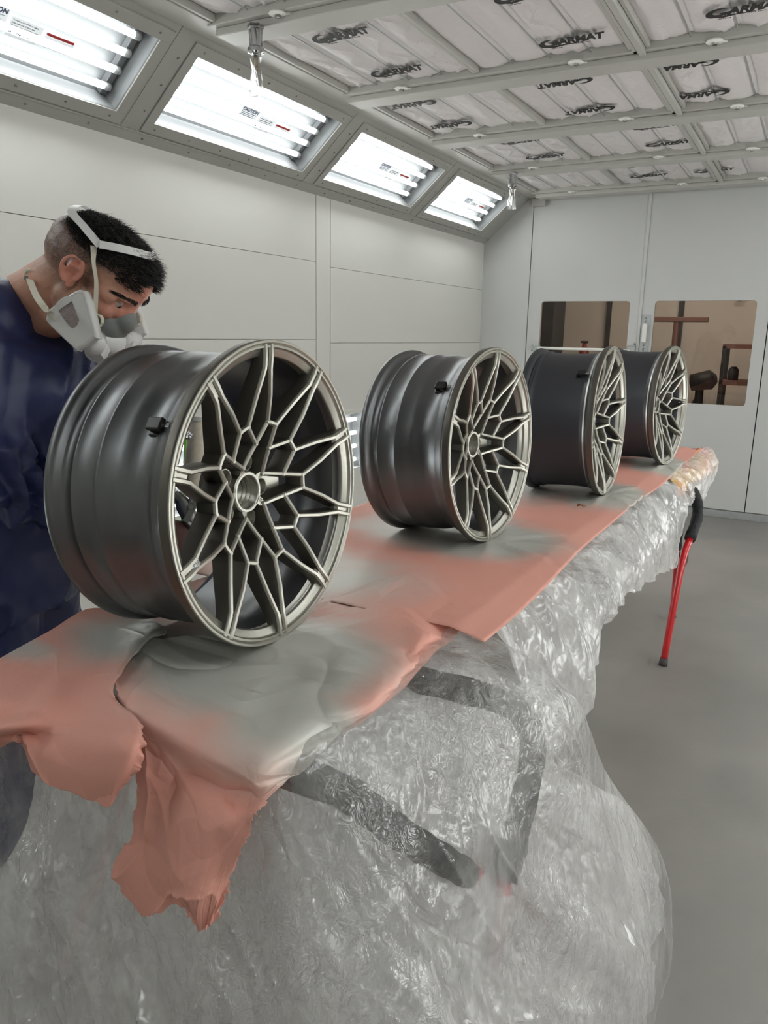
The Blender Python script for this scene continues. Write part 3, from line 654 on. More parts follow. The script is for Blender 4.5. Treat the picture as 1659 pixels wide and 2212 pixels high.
BA = [(-.016, .2700), (-.022, .2698), (-.026, .266), (-.030, .259), (-.036, .2545), (-.050, .2530), (-.056, .2505), (-.064, .2462), (-.074, .2425), (-.088, .2405), (-.100, .2412), (-.112, .2445), (-.122, .2475), (-.132, .2490), (-.170, .2500), (-.172, .2512), (-.176, .2512), (-.178, .2500),
      (-.222, .2500), (-.226, .2525), (-.230, .2525), (-.234, .2485), (-.250, .2480), (-.256, .2510), (-.260, .2585), (-.265, .2630), (-.272, .2645), (-.279, .2640), (-.282, .2615), (-.281, .257), (-.272, .2555), (-.263, .252), (-.257, .2435),
      (-.225, .2425), (-.130, .2425), (-.118, .2400), (-.104, .2365), (-.088, .2350), (-.070, .2370), (-.058, .2405), (-.050, .2440), (-.034, .2480), (-.018, .2560)]
BB_ = [(-.016, .2700), (-.022, .2698), (-.026, .266), (-.030, .259), (-.036, .2530), (-.046, .2505), (-.050, .2470), (-.056, .2460), (-.100, .2440), (-.160, .2440), (-.215, .2475), (-.228, .2500), (-.232, .2530), (-.236, .2500), (-.240, .2500), (-.244, .2525), (-.250, .2500), (-.254, .2550), (-.262, .2630), (-.270, .2645), (-.276, .2630), (-.278, .2585),
       (-.270, .2555), (-.262, .252), (-.255, .2435), (-.20, .2405), (-.10, .2375), (-.050, .2400), (-.034, .2480), (-.018, .2560)]
def barrel_mesh(pr, m):
    me = MB().lathe(pr, (0, 0, 0), (1, 0, 0), 160, closed=True).mesh('barrel', M[m], True)
    bm = bmesh.new(); bm.from_mesh(me); bmesh.ops.recalc_face_normals(bm, faces=bm.faces); bm.to_mesh(me); bm.free(); me.set_sharp_from_angle(angle=.8); return me
BAR = {'a': barrel_mesh(BA, 'barrel'), 'b': barrel_mesh(BB_, 'barrel_dark')}
def hub_mesh():
    a = MB()
    a.lathe([(-.066, .0305), (-.0645, .032), (-.0645, .036), (-.067, .0385), (-.078, .0395), (-.092, .044), (-.100, .062), (-.104, .078), (-.112, .080), (-.120, .072), (-.122, .0305)], (0, 0, 0), (1, 0, 0), 60, closed=True)
    for x in (-.082, -.092, -.102): a.lathe([(x, .0305), (x, .0285), (x-.004, .0285), (x-.004, .0305)], (0, 0, 0), (1, 0, 0), 48, closed=True)
    for k in range(5):
        t = 72*k; u = pol(1, t); n = np.array([-u[1], u[0]])
        c = u*.0555   # lug seat: ring standing in the channel
        a.lathe([(-.098, .0165), (-.080, .0175), (-.078, .0168), (-.078, .0150), (-.084, .0125), (-.104, .0115)], (0, c[0], c[1]), (1, 0, 0), 24)
        a.lathe([(-.1039, .0001), (-.1039, .012)], (0, c[0], c[1]), (1, 0, 0), 16)
        # web from the hub ring out to the channel corner
        v = pol(1, t+36); m_ = np.array([-v[1], v[0]]); V = []
        for r, x, w in ((.034, -.0650, .0085), (.041, -.0645, .0062), (.050, -.0585, .0045)):
            for s, dx in ((-1, -.001), (-.6, 0), (.6, 0), (1, -.001), (1.5, -.035), (-1.5, -.035)):
                q = v*r+m_*s*w; V.append((x+dx, q[0], q[1]))
        a.add(V, [(i*6+j, i*6+(j+1) % 6, (i+1)*6+(j+1) % 6, (i+1)*6+j) for i in range(2) for j in range(6)]+[(0, 1, 2, 3, 4, 5), (12, 13, 14, 15, 16, 17)])
        # back wall of the channel rising outwards, and of the pocket beside it
        V = []
        for r, x, w in ((.060, -.1035, .017), (.088, -.088, .019), (.112, -.078, .0135), (.124, -.072, .012)):
            for s in (-1, 1): q = u*r+n*s*w; V.append((x, q[0], q[1]))
        a.add(V[:6], [(0, 1, 3, 2), (2, 3, 5, 4)])
        V = []
        for r, x, w in ((.060, -.103, .019), (.084, -.094, .030)):
            for s in (-1, 1): q = v*r+m_*s*w; V.append((x, q[0], q[1]))
        a.add(V, [(0, 1, 3, 2)])
    # small square stamp frame beside the bore
    v = pol(1, -36); c = v*.0385; 
    me = a.mesh('hub', M['wheel'], True)
    bm = bmesh.new(); bm.from_mesh(me); bmesh.ops.recalc_face_normals(bm, faces=bm.faces)
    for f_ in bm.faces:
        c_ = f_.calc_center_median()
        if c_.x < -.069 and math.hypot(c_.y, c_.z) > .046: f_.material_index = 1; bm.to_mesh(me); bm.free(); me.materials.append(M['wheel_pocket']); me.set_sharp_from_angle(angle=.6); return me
HUB = hub_mesh()
def rect_ring(mb, c, u, n, x, w, h, t, d=.0015):
    c = np.array(c)
    for s in (-1, 1):
        for (cc, ww, hh) in ((c+u*s*(w/2), t, h+t), (c+n*s*(h/2), w, t)):
            V = [(x+dx, *(cc+u*a*ww/2+n*b*hh/2)) for dx in (0, d) for a, b in ((-1, -1), (1, -1), (1, 1), (-1, 1))]
            mb.add(V, [(0, 1, 2, 3), (4, 5, 6, 7), (0, 1, 5, 4), (1, 2, 6, 5), (2, 3, 7, 6), (3, 0, 4, 7)])
st_ = MB(); rect_ring(st_, pol(.0385, -36), pol(1, -36), pol(1, 54), -.0645, .010, .013, .0016)
STAMP = st_.mesh('stamp_frame', M['wheel'])
def clip_parts(root, ang, inner=True):
    a = radians(ang); u = np.array([0, cos(a), sin(a)]); n = np.array([0, -sin(a), cos(a)]); X = np.array([1., 0, 0])
    def B(mb, x, r, s, dx, dr, ds): mb.box(X*x+u*r+n*s, (dx, dr, ds), np.array([X, u, n]).T, 1)
    m = MB(); B(m, -.076, .2385, 0, .026, .014, .030); B(m, -.070, .256, 0, .030, .010, .022); B(m, -.081, .248, .0, .010, .016, .018)
    c = m.build('sensor_clip', M['black_plastic'], root, bevel=.0025, local=True)
    m = MB(); B(m, -.070, .2475, .0, .016, .014, .012); m.build('shiny_nut', M['foil'], c, bevel=.002, local=True)
    m = MB(); B(m, -.052, .251, 0, .020, .008, .008); m.build('valve_bolt', M['chrome'], c, bevel=.001, local=True)
    if inner:
        p0 = X*-.045+u*.240; p1 = X*-.028+u*.218
        MB().tube([p0, p0*.6+p1*.4, p1], [.008, .009, .0055], 9).build('wrapped_stem', M['foil'], c, local=True)
def wheel(loc, yaw, phi, tilt, bar, label, clip=None, foil=None):
    Rr = Matrix.Rotation(yaw, 3, 'Z')@Matrix.Rotation(-tilt, 3, 'Y')@Matrix.Rotation(radians(phi), 3, 'X')
    t = empty('alloy_wheel', loc, Rr.to_euler()); tag(t, label, 'wheel', 'freshly painted wheels on the covered table')
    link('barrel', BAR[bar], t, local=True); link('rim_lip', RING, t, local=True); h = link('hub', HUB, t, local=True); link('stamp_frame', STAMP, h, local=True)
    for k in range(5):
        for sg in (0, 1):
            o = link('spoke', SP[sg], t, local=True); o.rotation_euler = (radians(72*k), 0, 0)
    if clip is not None: clip_parts(t, clip-phi)
    if foil:
        q = pol(.222, foil-phi); f = MB(); G = []
        for i, th in enumerate(np.linspace(0, pi, 7)):
            G.append([(-.012+.008*cos(th)*1.1, q[0]+.011*sin(th)*cos(b)*(1+.2*sin(5*b+i)), q[1]+.009*sin(th)*sin(b)*(1+.2*cos(3*b+i))) for b in np.linspace(0, 2*pi, 13)])
        f.grid(np.array(G)); o = f.build('foil_plug', M['foil'], t, local=True, fix=False)
    return t
TI = radians(1.6)
WH = [((-.810, 1.087, 1.2371), .0108, 1.2), ((-.7604, 2.033, 1.2185), -.0726, -3.5), ((-.633, 2.8807, 1.2205), .0055, -5), ((-.5582, 3.7702, 1.2185), -.1178, -17.5)]
wheel(*WH[0], TI, 'a', 'large satin grey wheel nearest the camera with foil plug in a spoke groove', 146, -160.5)
wheel(*WH[1], TI, 'a', 'second satin grey wheel from the camera with a stepped barrel', 137)
wheel(*WH[2], TI, 'b', 'third wheel from the camera with smooth black barrel and clip', 135)
wheel(*WH[3], TI, 'b', 'farthest wheel near the far end of the table without a clip')

# ------------------------------------------------------------------ table, stands
def zt(y): return .950+.012*np.clip((1.9-y)/.8, 0, 1)            # top of the paper
tb = empty('trestle_board', (-.92, 2.6, .9)); tag(tb, 'long plywood board on two stands hidden under paper and plastic', 'board')
MB().add([(x, y, float(zt(y))-d) for d in (.048, .024) for y in (.90, 4.42) for x in (-1.18, -.60)], [(0, 2, 3, 1), (4, 5, 7, 6), (0, 1, 5, 4), (2, 6, 7, 3), (0, 4, 6, 2), (1, 3, 7, 5)]).build('board', M['board'], tb)
def hx(x, y, X): return on(x, y, 0, X)
def stand(name_label, frames):
    t = empty('work_stand', (-.92, frames[0][0][1], 0)); tag(t, name_label, 'stand', 'crossed tube work stands')
    for fr, top in frames_iter(frames):
        P = np.array(fr)
        mir = P[::-1].copy(); mir[:, 0] = -1.80-mir[:, 0]
        leg = catmull(P[:3], 10)
        for L_ in (leg, leg*[-1, 1, 1]+[-1.80, 0, 0]):
            o = MB().tube(L_, .0165, 12).build('leg', M['red_tube'], t, smooth=True)
            f = L_[0]; d = L_[1]-L_[0]; d /= np.linalg.norm(d)
            MB().tube([f-d*.012*0, f+d*.035], [.021, .019], 12).build('rubber_foot', M['rubber'], o, smooth=True)
        C = np.vstack([catmull(P[2:], 26), catmull(mir[:-2], 26)])
        rr = .026+.0015*np.sin(np.arange(len(C))*1.9)
        MB().tube(C, rr, 14).build('foam_pad', M['foam'], t, smooth=True)
    return t
def frames_iter(f): return [(x, None) for x in f]
farA = [(-.463, 3.655, .0), tuple(hx(1472, 1222, -.44)), tuple(hx(1490, 1165, -.43)), tuple(hx(1507, 1112, -.42)), tuple(hx(1500, 1068, -.44)), tuple(hx(1472, 1046, -.50)), (-.66, 4.02, .880), (-.93, 4.06, .885)]
farB = [(-.53, 4.36, .0), (-.50, 4.08, .40), (-.50, 3.98, .50), (-.49, 3.88, .62), (-.49, 3.72, .74), (-.52, 3.60, .82), (-.64, 3.56, .875), (-.93, 3.56, .885)]
fs = stand('red tube stand with black foam arms under the far table end', [farA, farB])
for sx in (0, 1):
    c = np.array([-.462, 3.93, .455]) if not sx else np.array([-1.338, 3.93, .455])
    MB().box(c, (.05, .10, .05)).build('pivot_clamp', M['black_plastic'], fs, bevel=.008)
nearA = [(-.40, .98, .0), (-.40, 1.17, .29), (-.405, 1.25, .50), (-.400, 1.33, .62), (-.405, 1.385, .72), (-.435, 1.36, .80), (-.50, 1.29, .848), (-.62, 1.24, .872), (-.93, 1.22, .875)]
nearB = [(-.44, 1.75, .0), (-.45, 1.42, .36), (-.455, 1.18, .54), (-.460, 1.05, .66), (-.485, .96, .75), (-.522, .905, .82), (-.57, .86, .868), (-.93, .86, .868)]
ns_ = stand('red stand with black foam arms blurred behind the near plastic sheet', [nearA, nearB])
MB().box((-.42, 1.33, .5), (.05, .09, .05)).build('pivot_clamp', M['black_plastic'], ns_, bevel=.008)

# ------------------------------------------------------------------ paper
def spray(P):
    s = np.zeros(P.shape[:-1])
    for (c, k, rx, ry, w) in (((-.80, 1.02, 0), 0, .23, .24, 1.), ((-.98, .98, 0), 0, .22, .16, .8), (WH[1][0], 0, .21, .22, .95), ((-.95, 2.1, 0), 0, .30, .3, .75), (WH[2][0], 0, .17, .26, .95), ((-.9, 2.9, 0), 0, .3, .35, .7), (WH[3][0], 0, .17, .27, .95), ((-1.0, 1.45, 0), 0, .3, .3, .7), ((-.62, .86, 0), 0, .14, .13, .75), ((-1.18, .82, 0), 0, .10, .05, .65), ((-.9, 4.2, 0), 0, .3, .3, .5)):
        d = ((P[..., 0]-c[0])/rx)**2+((P[..., 1]-c[1])/ry)**2+np.maximum(0, (.93-P[..., 2])/.10)**2
        s = np.maximum(s, w*np.exp(-d**1.4*.9))
    return s
def paper(name_label, G, cat='paper', amp=.006, cell=.11, seed=0, thick=.0006, torn=None, fixz=None, group='red masking paper sheets', taper=None):
    G = np.array(G); Nn = normals(G); Nn *= np.sign(Nn[..., 2:3].mean()+1e-9) if abs(Nn[..., 2].mean()) > .3 else 1
    du = np.linalg.norm(np.diff(G, axis=0), axis=2).mean(1); dv = np.linalg.norm(np.diff(G, axis=1), axis=2).mean(0)
    u = np.concatenate([[0], np.cumsum(du)])[:, None]*np.ones(G.shape[1]); v = np.concatenate([[0], np.cumsum(dv)])[None]*np.ones((G.shape[0], 1))
    A = amp*np.ones(G.shape[:2]) if taper is None else amp*taper(G)
    h = 1.1*crumple(u, v, cell*1.3, seed)+.45*crumple(u, v, cell*.5, seed+3)+.30*(1-np.abs(2*snoise(u*4.2+v, v*4.2, seed+60)))**16-.22*(1-np.abs(2*snoise(u*5.5, v*6.5-u*2, seed+70)))**16
    ed_ = np.clip((1-np.linspace(0, 1, G.shape[1]))/.14, 0, 1)[None, :]; A = A*(.25+.75*ed_*(3-2*ed_)*ed_)
    G = G+Nn*(h*A)[..., None]
    me_ = MB().grid(G); o = me_.build('masking_paper', M['paper'], smooth=True, fix=False)
    at_ = o.data.attributes.new('spray', 'FLOAT', 'POINT'); at_.data.foreach_set('value', spray(G.reshape(-1, 3)).astype(np.float32))
    so = o.modifiers.new('solid', 'SOLIDIFY'); so.thickness = thick
    tag(o, name_label, cat, group); return o
def contact(X, Y):     # the wheels press the paper flat, ridges run off the contact
    c = np.zeros_like(X)
    for w in WH:
        cx, cy = w[0][0], w[0][1]; dx, dy = X-cx, Y-cy; r = np.hypot(dx, dy); th = np.arctan2(dy, dx)
        k = np.exp(-((r-.12)/.10)**2)*(dx > -.05)
        c += k*(.006*(1-np.abs(np.sin(th*4.5+cx*9)))**2*2-.001)
    return c
def right_edge(y): return -.520-.012*np.sin(y*2.1)-.008*np.sin(y*5.3+1)
# far sheet: flat on the board, right edge hanging just past it
yy = np.linspace(1.33, 4.56, 240); uu = np.linspace(0, 1, 90); Yf, Uf = np.meshgrid(yy, uu, indexing='ij')
xl = -1.31+0*Yf; xr = -.497-.022*np.exp(-((Yf-2.4)/.6)**2)
Xf = xl+(xr-xl)*Uf
ov = np.maximum(0, Xf+.57)
Zf = zt(Yf)-.004-ov*.22*(Yf < 9)+contact(Xf, Yf)+.004*np.sin(Yf*7)*np.exp(-((Uf-1)/.2)**2)
sm = np.maximum(0, Yf-4.42); Zf -= sm*.10
nearw = lambda G: .5+1.4*np.exp(-((G[..., 0]+.72)/.17)**2)
far_paper = paper('long red paper sheet under the three farther wheels', np.stack([Xf, Yf, Zf], 2), amp=.0028, cell=.14, seed=2, taper=nearw)
yy = np.linspace(.92, 1.40, 60); uu = np.linspace(0, 1, 60); Yu, Uu = np.meshgrid(yy, uu, indexing='ij')
paper('lower paper sheet showing in the shadow beneath the nearest wheel', np.stack([-1.22+.60*Uu, Yu, zt(Yu)-.014], 2), amp=.003, cell=.14, seed=15)
# near sheet: top, right overhang with torn corner, rolls over the near end and hangs as a tall torn flap
def torn(n, seed, amp=.012): return amp*(snoise(np.linspace(0, n, 400), 0*np.linspace(0, n, 400), seed)*1.2+snoise(np.linspace(0, n*4, 400), 0*np.linspace(0, n, 400), seed+1)*.5)
H7 = lambda x, y, Y=.70: on(x, y, 1, Y)
def zz(x, y, z=.961): return on(x, y, 2, z)
# rows run from the far side (under wheel) to the near hem; columns from left to right
ctrl = [
 [zz(700, 1285), zz(760, 1268), zz(830, 1245), zz(895, 1225), zz(950, 1262, .961), zz(1006, 1338, .95)],
 [zz(640, 1330), zz(720, 1320), zz(800, 1310), zz(875, 1300), zz(930, 1340, .957), zz(985, 1372, .925)],
 [zz(470, 1375), zz(610, 1385), zz(730, 1390), zz(830, 1400), zz(890, 1425, .95), zz(925, 1425, .915)],
 [zz(335, 1375, .962), zz(480, 1420), zz(620, 1445), zz(740, 1480), zz(810, 1510, .95), zz(858, 1500, .915)],
 [zz(285, 1385, .968), zz(390, 1445), zz(520, 1490), zz(640, 1540), zz(715, 1570, .938), zz(752, 1580, .91)],
 [zz(250, 1430, .970), zz(340, 1490, .965), zz(440, 1545, .962), zz(560, 1610, .957), zz(630, 1650, .925), zz(688, 1625, .875)],
 [zz(246, 1488, .968), zz(300, 1535, .960), zz(400, 1600, .945), zz(500, 1660, .935), zz(560, 1700, .915), zz(628, 1680, .895)],
 [zz(300, 1540, .950), zz(325, 1590, .930), H7(390, 1650, .745), H7(470, 1700, .74), H7(520, 1735, .735), H7(566, 1743, .72)],
 [H7(300, 1670, .735), H7(345, 1690, .73), H7(400, 1725, .72), H7(460, 1760, .715), H7(510, 1780, .71), H7(540, 1785, .71)],
 [H7(268, 1790, .71), H7(330, 1800, .70), H7(390, 1815, .70), H7(440, 1840, .69), H7(490, 1850, .70), H7(527, 1840, .70)],
 [H7(245, 1880, .69), H7(310, 1890, .685), H7(370, 1900, .68), H7(420, 1920, .675), H7(465, 1915, .69), H7(502, 1900, .70)],
 [H7(262, 1945, .68), H7(305, 1972, .675), H7(362, 1966, .67), H7(400, 2000, .665), H7(440, 2030, .67), H7(470, 1975, .69)],
]
G = patch(ctrl, 440, 290)
e = torn(16, 4, .008); nb = G.shape[1]
dirn = G[-1]-G[-24]; dirn /= np.linalg.norm(dirn, axis=1)[:, None]
f = np.linspace(0, 1, G.shape[0])[:, None]**10
G = G+(f[..., None]*dirn[None]*np.interp(np.linspace(0, 399, nb), np.arange(400), e)[None, :, None]*1.6)
ef = np.linspace(0, 1, nb)[None, :]
for side, msk in ((0, np.clip(1-ef/.06, 0, 1)), (1, np.clip((ef-.94)/.06, 0, 1)*(np.linspace(0, 1, G.shape[0])[:, None] > .62))):
    tr_ = np.interp(np.linspace(0, 399, G.shape[0]), np.arange(400), torn(30, 8+side, .010)); G[..., 0] += tr_[:, None]*msk
hang = lambda G: .75+.75*np.clip((.955-G[..., 2])/.05, 0, 1)+.9*np.exp(-((G[..., 0]+.74)**2+(G[..., 1]-.90)**2)/.012)
paper('red paper sheet under the nearest wheel with a tall torn flap hanging down', G, amp=.022, cell=.11, seed=5, taper=hang)
# left sheet: from beside the wheel over the near-left corner to a short torn hem
ctrl = [
 [zz(-160, 1500, .961), zz(-60, 1452, .961), zz(0, 1420, .961), zz(100, 1366), zz(190, 1313), zz(300, 1325), zz(352, 1352, .972), zz(358, 1366, .972)],
 [zz(-150, 1530), zz(-50, 1490), zz(20, 1455), zz(110, 1405), zz(190, 1362), zz(270, 1360), zz(318, 1372, .975), zz(324, 1384, .973)],
 [zz(-140, 1560, .961), zz(-40, 1530), zz(30, 1505), zz(110, 1460), zz(170, 1430), zz(230, 1415, .965), zz(270, 1425, .978), zz(278, 1432, .974)],
 [zz(-130, 1590, .957), zz(-40, 1560, .957), zz(30, 1545, .952), zz(100, 1515, .961), zz(160, 1495, .958), zz(210, 1485, .965), zz(238, 1490, .975), zz(244, 1500, .972)],
 [zz(-130, 1610, .93), zz(-40, 1590, .93), zz(25, 1572, .95), zz(100, 1560, .945), zz(170, 1550, .948), zz(235, 1540, .961), zz(275, 1540, .962), zz(300, 1555, .961)],
 [H7(-130, 1640, .73), H7(-40, 1600, .70), H7(20, 1578, .68), H7(95, 1590, .68), H7(170, 1600, .68), H7(240, 1600, .68), H7(285, 1595, .69), H7(312, 1600, .70)],
 [H7(-120, 1680, .73), H7(-40, 1630, .70), H7(28, 1590, .67), H7(95, 1625, .665), H7(165, 1650, .665), H7(235, 1655, .665), H7(275, 1650, .67), H7(300, 1655, .69)],
 [H7(-120, 1700, .74), H7(-40, 1650, .70), H7(50, 1600, .665), H7(100, 1680, .66), H7(165, 1712, .66), H7(215, 1738, .66), H7(240, 1745, .665), H7(268, 1690, .68)],
]
G = patch(ctrl, 330, 290)
e = torn(14, 14, .007); f = np.linspace(0, 1, G.shape[0])[:, None]**12; nb = G.shape[1]
G = G-np.array([0, 0, 1.])*(f*np.interp(np.linspace(0, 399, nb), np.arange(400), e)[None])[..., None]
tr_ = np.interp(np.linspace(0, 399, G.shape[0]), np.arange(400), torn(26, 18, .008)); ef = np.linspace(0, 1, nb)[None, :]; G[..., 0] += tr_[:, None]*np.clip((ef-.93)/.07, 0, 1)
paper('pink left paper sheet at near table corner with a short torn hem', G, amp=.015, cell=.13, seed=9, taper=lambda G: .5+.8*np.clip((.955-G[..., 2])/.05, 0, 1))
# folded-back tab seen below the left sheet
ctrl = [[H7(40, 1600, .70), H7(90, 1605, .69), H7(150, 1625, .68), H7(178, 1635, .68)], [H7(55, 1630, .72), H7(95, 1640, .70), H7(140, 1660, .69), H7(172, 1662, .69)], [H7(66, 1665, .73), H7(88, 1678, .71), H7(130, 1682, .70), H7(168, 1690, .70)]]
paper('small darker torn tab of paper curled under the left sheet', patch(ctrl, 40, 50), amp=.006, cell=.05, seed=12)
tw = MB()
for a, b in (((-.665, 2.62), (-.64, 2.60)), ((-.66, 2.595), (-.635, 2.615))):
    tw.tube([(a[0], a[1], zt(a[1])+.004), ((a[0]+b[0])/2, (a[1]+b[1])/2, zt(a[1])+.007), (b[0], b[1], zt(b[1])+.004)], .0018, 6)
o = tw.build('paper_scrap', mat('brown_scrap', (140, 85, 50), .7), smooth=True); tag(o, 'tiny brown twisted scrap on the paper before the farthest wheel', 'scrap')

# ------------------------------------------------------------------ plastic drapes
def drape(label, G, m, amp, cell, seed, fold=None, taper=None):
    Nn = normals(G); G = G.copy()
    if Nn[..., 0].mean()+(-Nn[..., 1]).mean() < 0: Nn = -Nn
    du = np.linalg.norm(np.diff(G, axis=0), axis=2).mean(1); dv = np.linalg.norm(np.diff(G, axis=1), axis=2).mean(0)
    u = np.concatenate([[0], np.cumsum(du)])[:, None]*np.ones(G.shape[1]); v = np.concatenate([[0], np.cumsum(dv)])[None]*np.ones((G.shape[0], 1))
    A = np.ones(G.shape[:2]) if taper is None else taper(u/u.max(), v/v.max())
    def rg(a, b, q, sd): return (1-np.abs(2*(snoise(a, b, sd)+snoise(a*2.1, b*2.1, sd+1)*.4)))**q
    h = amp*(1.1*rg(u*7+v*2.2, v*1.6, 3, seed+20)+.9*rg(u*9-v*5, v*3+u, 3, seed+30)+.5*rg(u*22+v*9, v*9, 2, seed+40)-1.1)
    h += .7*amp*rg(u*17-v*6, v*2.4, 4, seed+50)
    h += .25*amp*(.9*crumple(u*1.3, v*.6, cell, seed)+.35*crumple(u*1.2, v*.7, cell*.42, seed+2)+.12*crumple(u, v, cell*.17, seed+7)*np.clip(.3+2.5*snoise(u*4, v*4, seed), 0, 1))
    if fold is not None: h += fold(u, v)
    G = G+Nn*(h*A)[..., None]; G[..., 2] = np.maximum(G[..., 2], .003)
    o = MB().grid(G).build('plastic_sheet', m, smooth=True, fix=False); o.data.set_sharp_from_angle(angle=.7)
    return tag(o, label, 'plastic sheet', 'clear plastic sheeting under the paper')
fx = lambda x, y: list(on(x, y, 2, .004))
cols = [ # each column: top edge to floor
 [(-1.20, .86, .91), (-1.30, .77, .72), (-1.34, .72, .42), (-1.42, .63, .16), (-1.46, .58, 0)],
 [(-1.11, .83, .92), (-1.13, .78, .72), (-1.17, .68, .42), (-1.20, .60, .16), (-1.22, .56, 0)],
 [(-1.00, .80, .93), (-1.0, .765, .72), (-1.0, .69, .42), (-1.0, .61, .16), (-1.0, .56, 0)],
 [(-.80, .80, .93), (-.80, .765, .72), (-.79, .70, .42), (-.78, .63, .16), (-.78, .59, 0)],
 [(-.64, .80, .93), (-.61, .765, .72), (-.55, .70, .42), (-.50, .65, .16), (-.48, .62, 0)],
 [(-.56, .85, .928), (-.465, .83, .74), (-.37, .82, .42), (-.27, .83, .16), (-.24, .84, 0)],
 [(-.54, .97, .93), (-.41, .99, .77), (-.31, 1.03, .42), (-.20, 1.08, .16), (-.16, 1.10, 0)],
 [(-.53, 1.12, .93), (-.385, 1.16, .80), (-.285, 1.26, .44), (-.175, 1.38, .16), (-.135, 1.42, 0)],
 [(-.53, 1.24, .935), (-.345, 1.31, .84), (-.28, 1.48, .47), (-.18, 1.66, .18), (-.135, 1.72, 0)],
 [(-.535, 1.36, .935), (-.345, 1.43, .82), (-.30, 1.63, .50), (-.20, 1.90, .19), (-.16, 1.98, 0)],
 [(-.54, 1.40, .935), (-.36, 1.47, .81), (-.31, 1.69, .52), (-.22, 1.97, .19), (-.185, 2.09, .0)],
]
cols = [[(c[0][0]+(-.09 if c[0][0] > -.58 else 0), c[0][1]+(.07 if c[0][1] < .9 else 0), c[0][2]-.004)]+list(c) for c in cols]
G = patch(cols, 420, 280)
foldN = lambda u, v: .010*np.sin(u*38+3*np.sin(v*5))*np.clip((v-.15)/.5, 0, 1)*(u < 1.6)+.012*np.sin((u-v*.55)*21)*np.clip(v/.3, 0, 1)
drape('near plastic sheet pulled out to the floor over the foam arms', G, M['film'], .013, .20, 3, foldN, lambda a, b: np.clip(1.1-(a > .88)*(a-.88)*9, .12, 1)*np.clip((b-.10)/.3, .05, 1)*(1-.55*np.clip((a-.6)/.2, 0, 1)))
# inner milky layer, inside the foam arms at the top and close behind the outer film lower down
G2 = G[6:, 30:, :].copy(); k_ = np.clip((G2[..., 2]-.34)/.26, 0, 1); off = .028+.15*k_*k_*(3-2*k_)
wx = np.clip((G2[..., 0]+.66)/.12, 0, 1)                      # side part moves inwards in x, front part in y
G2[..., 0] -= off*wx; G2[..., 1] += off*.8*(1-wx)+off*.25*wx; G2[..., 2] -= .012*k_
foldI = lambda u, v: .012*np.sin(u*33+4*np.sin(v*4))*np.clip(v/.3, 0, 1)
drape('inner milky plastic layer hanging behind the near sheet', G2[::2, ::2], M['film_inner'], .010, .2, 8, foldI, lambda a, b: np.clip((b-.1)/.4, .05, 1))
# far sheet: hangs along the right side, ends in an uneven hem above the floor
X_ = -.45
hem = [(-.46, 1.56, .52), (-.44, 1.70, .52), (-.40, 1.84, .57), (-.41, 1.93, .68), (-.42, 2.10, .735), (-.42, 2.40, .73), (-.43, 2.85, .66), (-.44, 3.25, .585), (-.445, 3.56, .515), (-.45, 3.68, .60), (-.44, 3.74, .72)]
top = [(-.56, y_, .918) for y_ in (1.50, 1.64, 1.84, 1.96, 2.12, 2.42, 2.85, 3.2, 3.45, 3.62, 3.72)]
C = []
for a, b in zip(top, hem):
    a, b = np.array(a), np.array(b); o1 = np.array([.055, 0, 0])
    C.append([a, a*.8+b*.2+o1*.75, a*.5+b*.5+o1*.9, a*.22+b*.78+o1*.5, b])
G = patch(C, 300, 130)
foldF = lambda u, v: .0045*np.sin(u*44+2.5*np.sin(v*9)+v*14)*np.clip(v/.08, 0, 1)+.007*np.sin(u*19-v*17)
e = np.interp(np.linspace(0, 399, G.shape[0]), np.arange(400), torn(30, 31, .02)); f = np.linspace(0, 1, G.shape[1])[None]**8
G[..., 2] += f*e[:, None]
drape('far plastic sheet hanging along the table with ragged raised hem', G, M['film_thin'], .008, .13, 21, foldF, lambda a, b: np.clip(b/.15, .1, 1))
# bunched end at the far corner, tinted by paper wrapped inside
C = [[(-.54, 3.62, .92), (-.47, 3.70, .88), (-.44, 3.74, .80), (-.44, 3.78, .72)], [(-.52, 3.85, .93), (-.44, 3.95, .885), (-.41, 3.98, .83), (-.42, 3.95, .76)], [(-.50, 4.15, .93), (-.40, 4.25, .90), (-.39, 4.25, .83), (-.42, 4.2, .74)],
     [(-.485, 4.40, .935), (-.395, 4.48, .90), (-.375, 4.50, .82), (-.42, 4.42, .68)], [(-.49, 4.56, .935), (-.42, 4.62, .90), (-.40, 4.62, .80), (-.45, 4.52, .64)], [(-.62, 4.62, .92), (-.60, 4.66, .86), (-.6, 4.66, .78), (-.6, 4.6, .66)]]
G = patch(C, 130, 60)
G[..., 0] = -.5+(G[..., 0]+.5)*.65; o = drape('bunched plastic at far table corner over pink and yellow paper', G, M['film_thin'], .012, .07, 33)
C2 = np.array(C); C2 = C2.copy(); C2[..., 0] = -.5+(C2[..., 0]+.5)*.65-.02; C2[..., 2] -= .004
G = patch(C2[:, :3], 90, 30); Nn = normals(G); G += Nn*(.02*crumple(np.linspace(0, 1, 90)[:, None]*np.ones(30), np.linspace(0, .15, 30)[None]*np.ones((90, 1)), .07, 41))[..., None]
cm = mat('tinted_paper', (236, 150, 130), .6); nt = cm.node_tree; ns = nt.nodes.new('ShaderNodeTexNoise'); ns.inputs['Scale'].default_value = 9; cr = nt.nodes.new('ShaderNodeValToRGB')
cr.color_ramp.elements[0].position = .38; cr.color_ramp.elements[0].color = lin((240, 140, 130)); cr.color_ramp.elements[1].position = .62; cr.color_ramp.elements[1].color = lin((244, 205, 120))
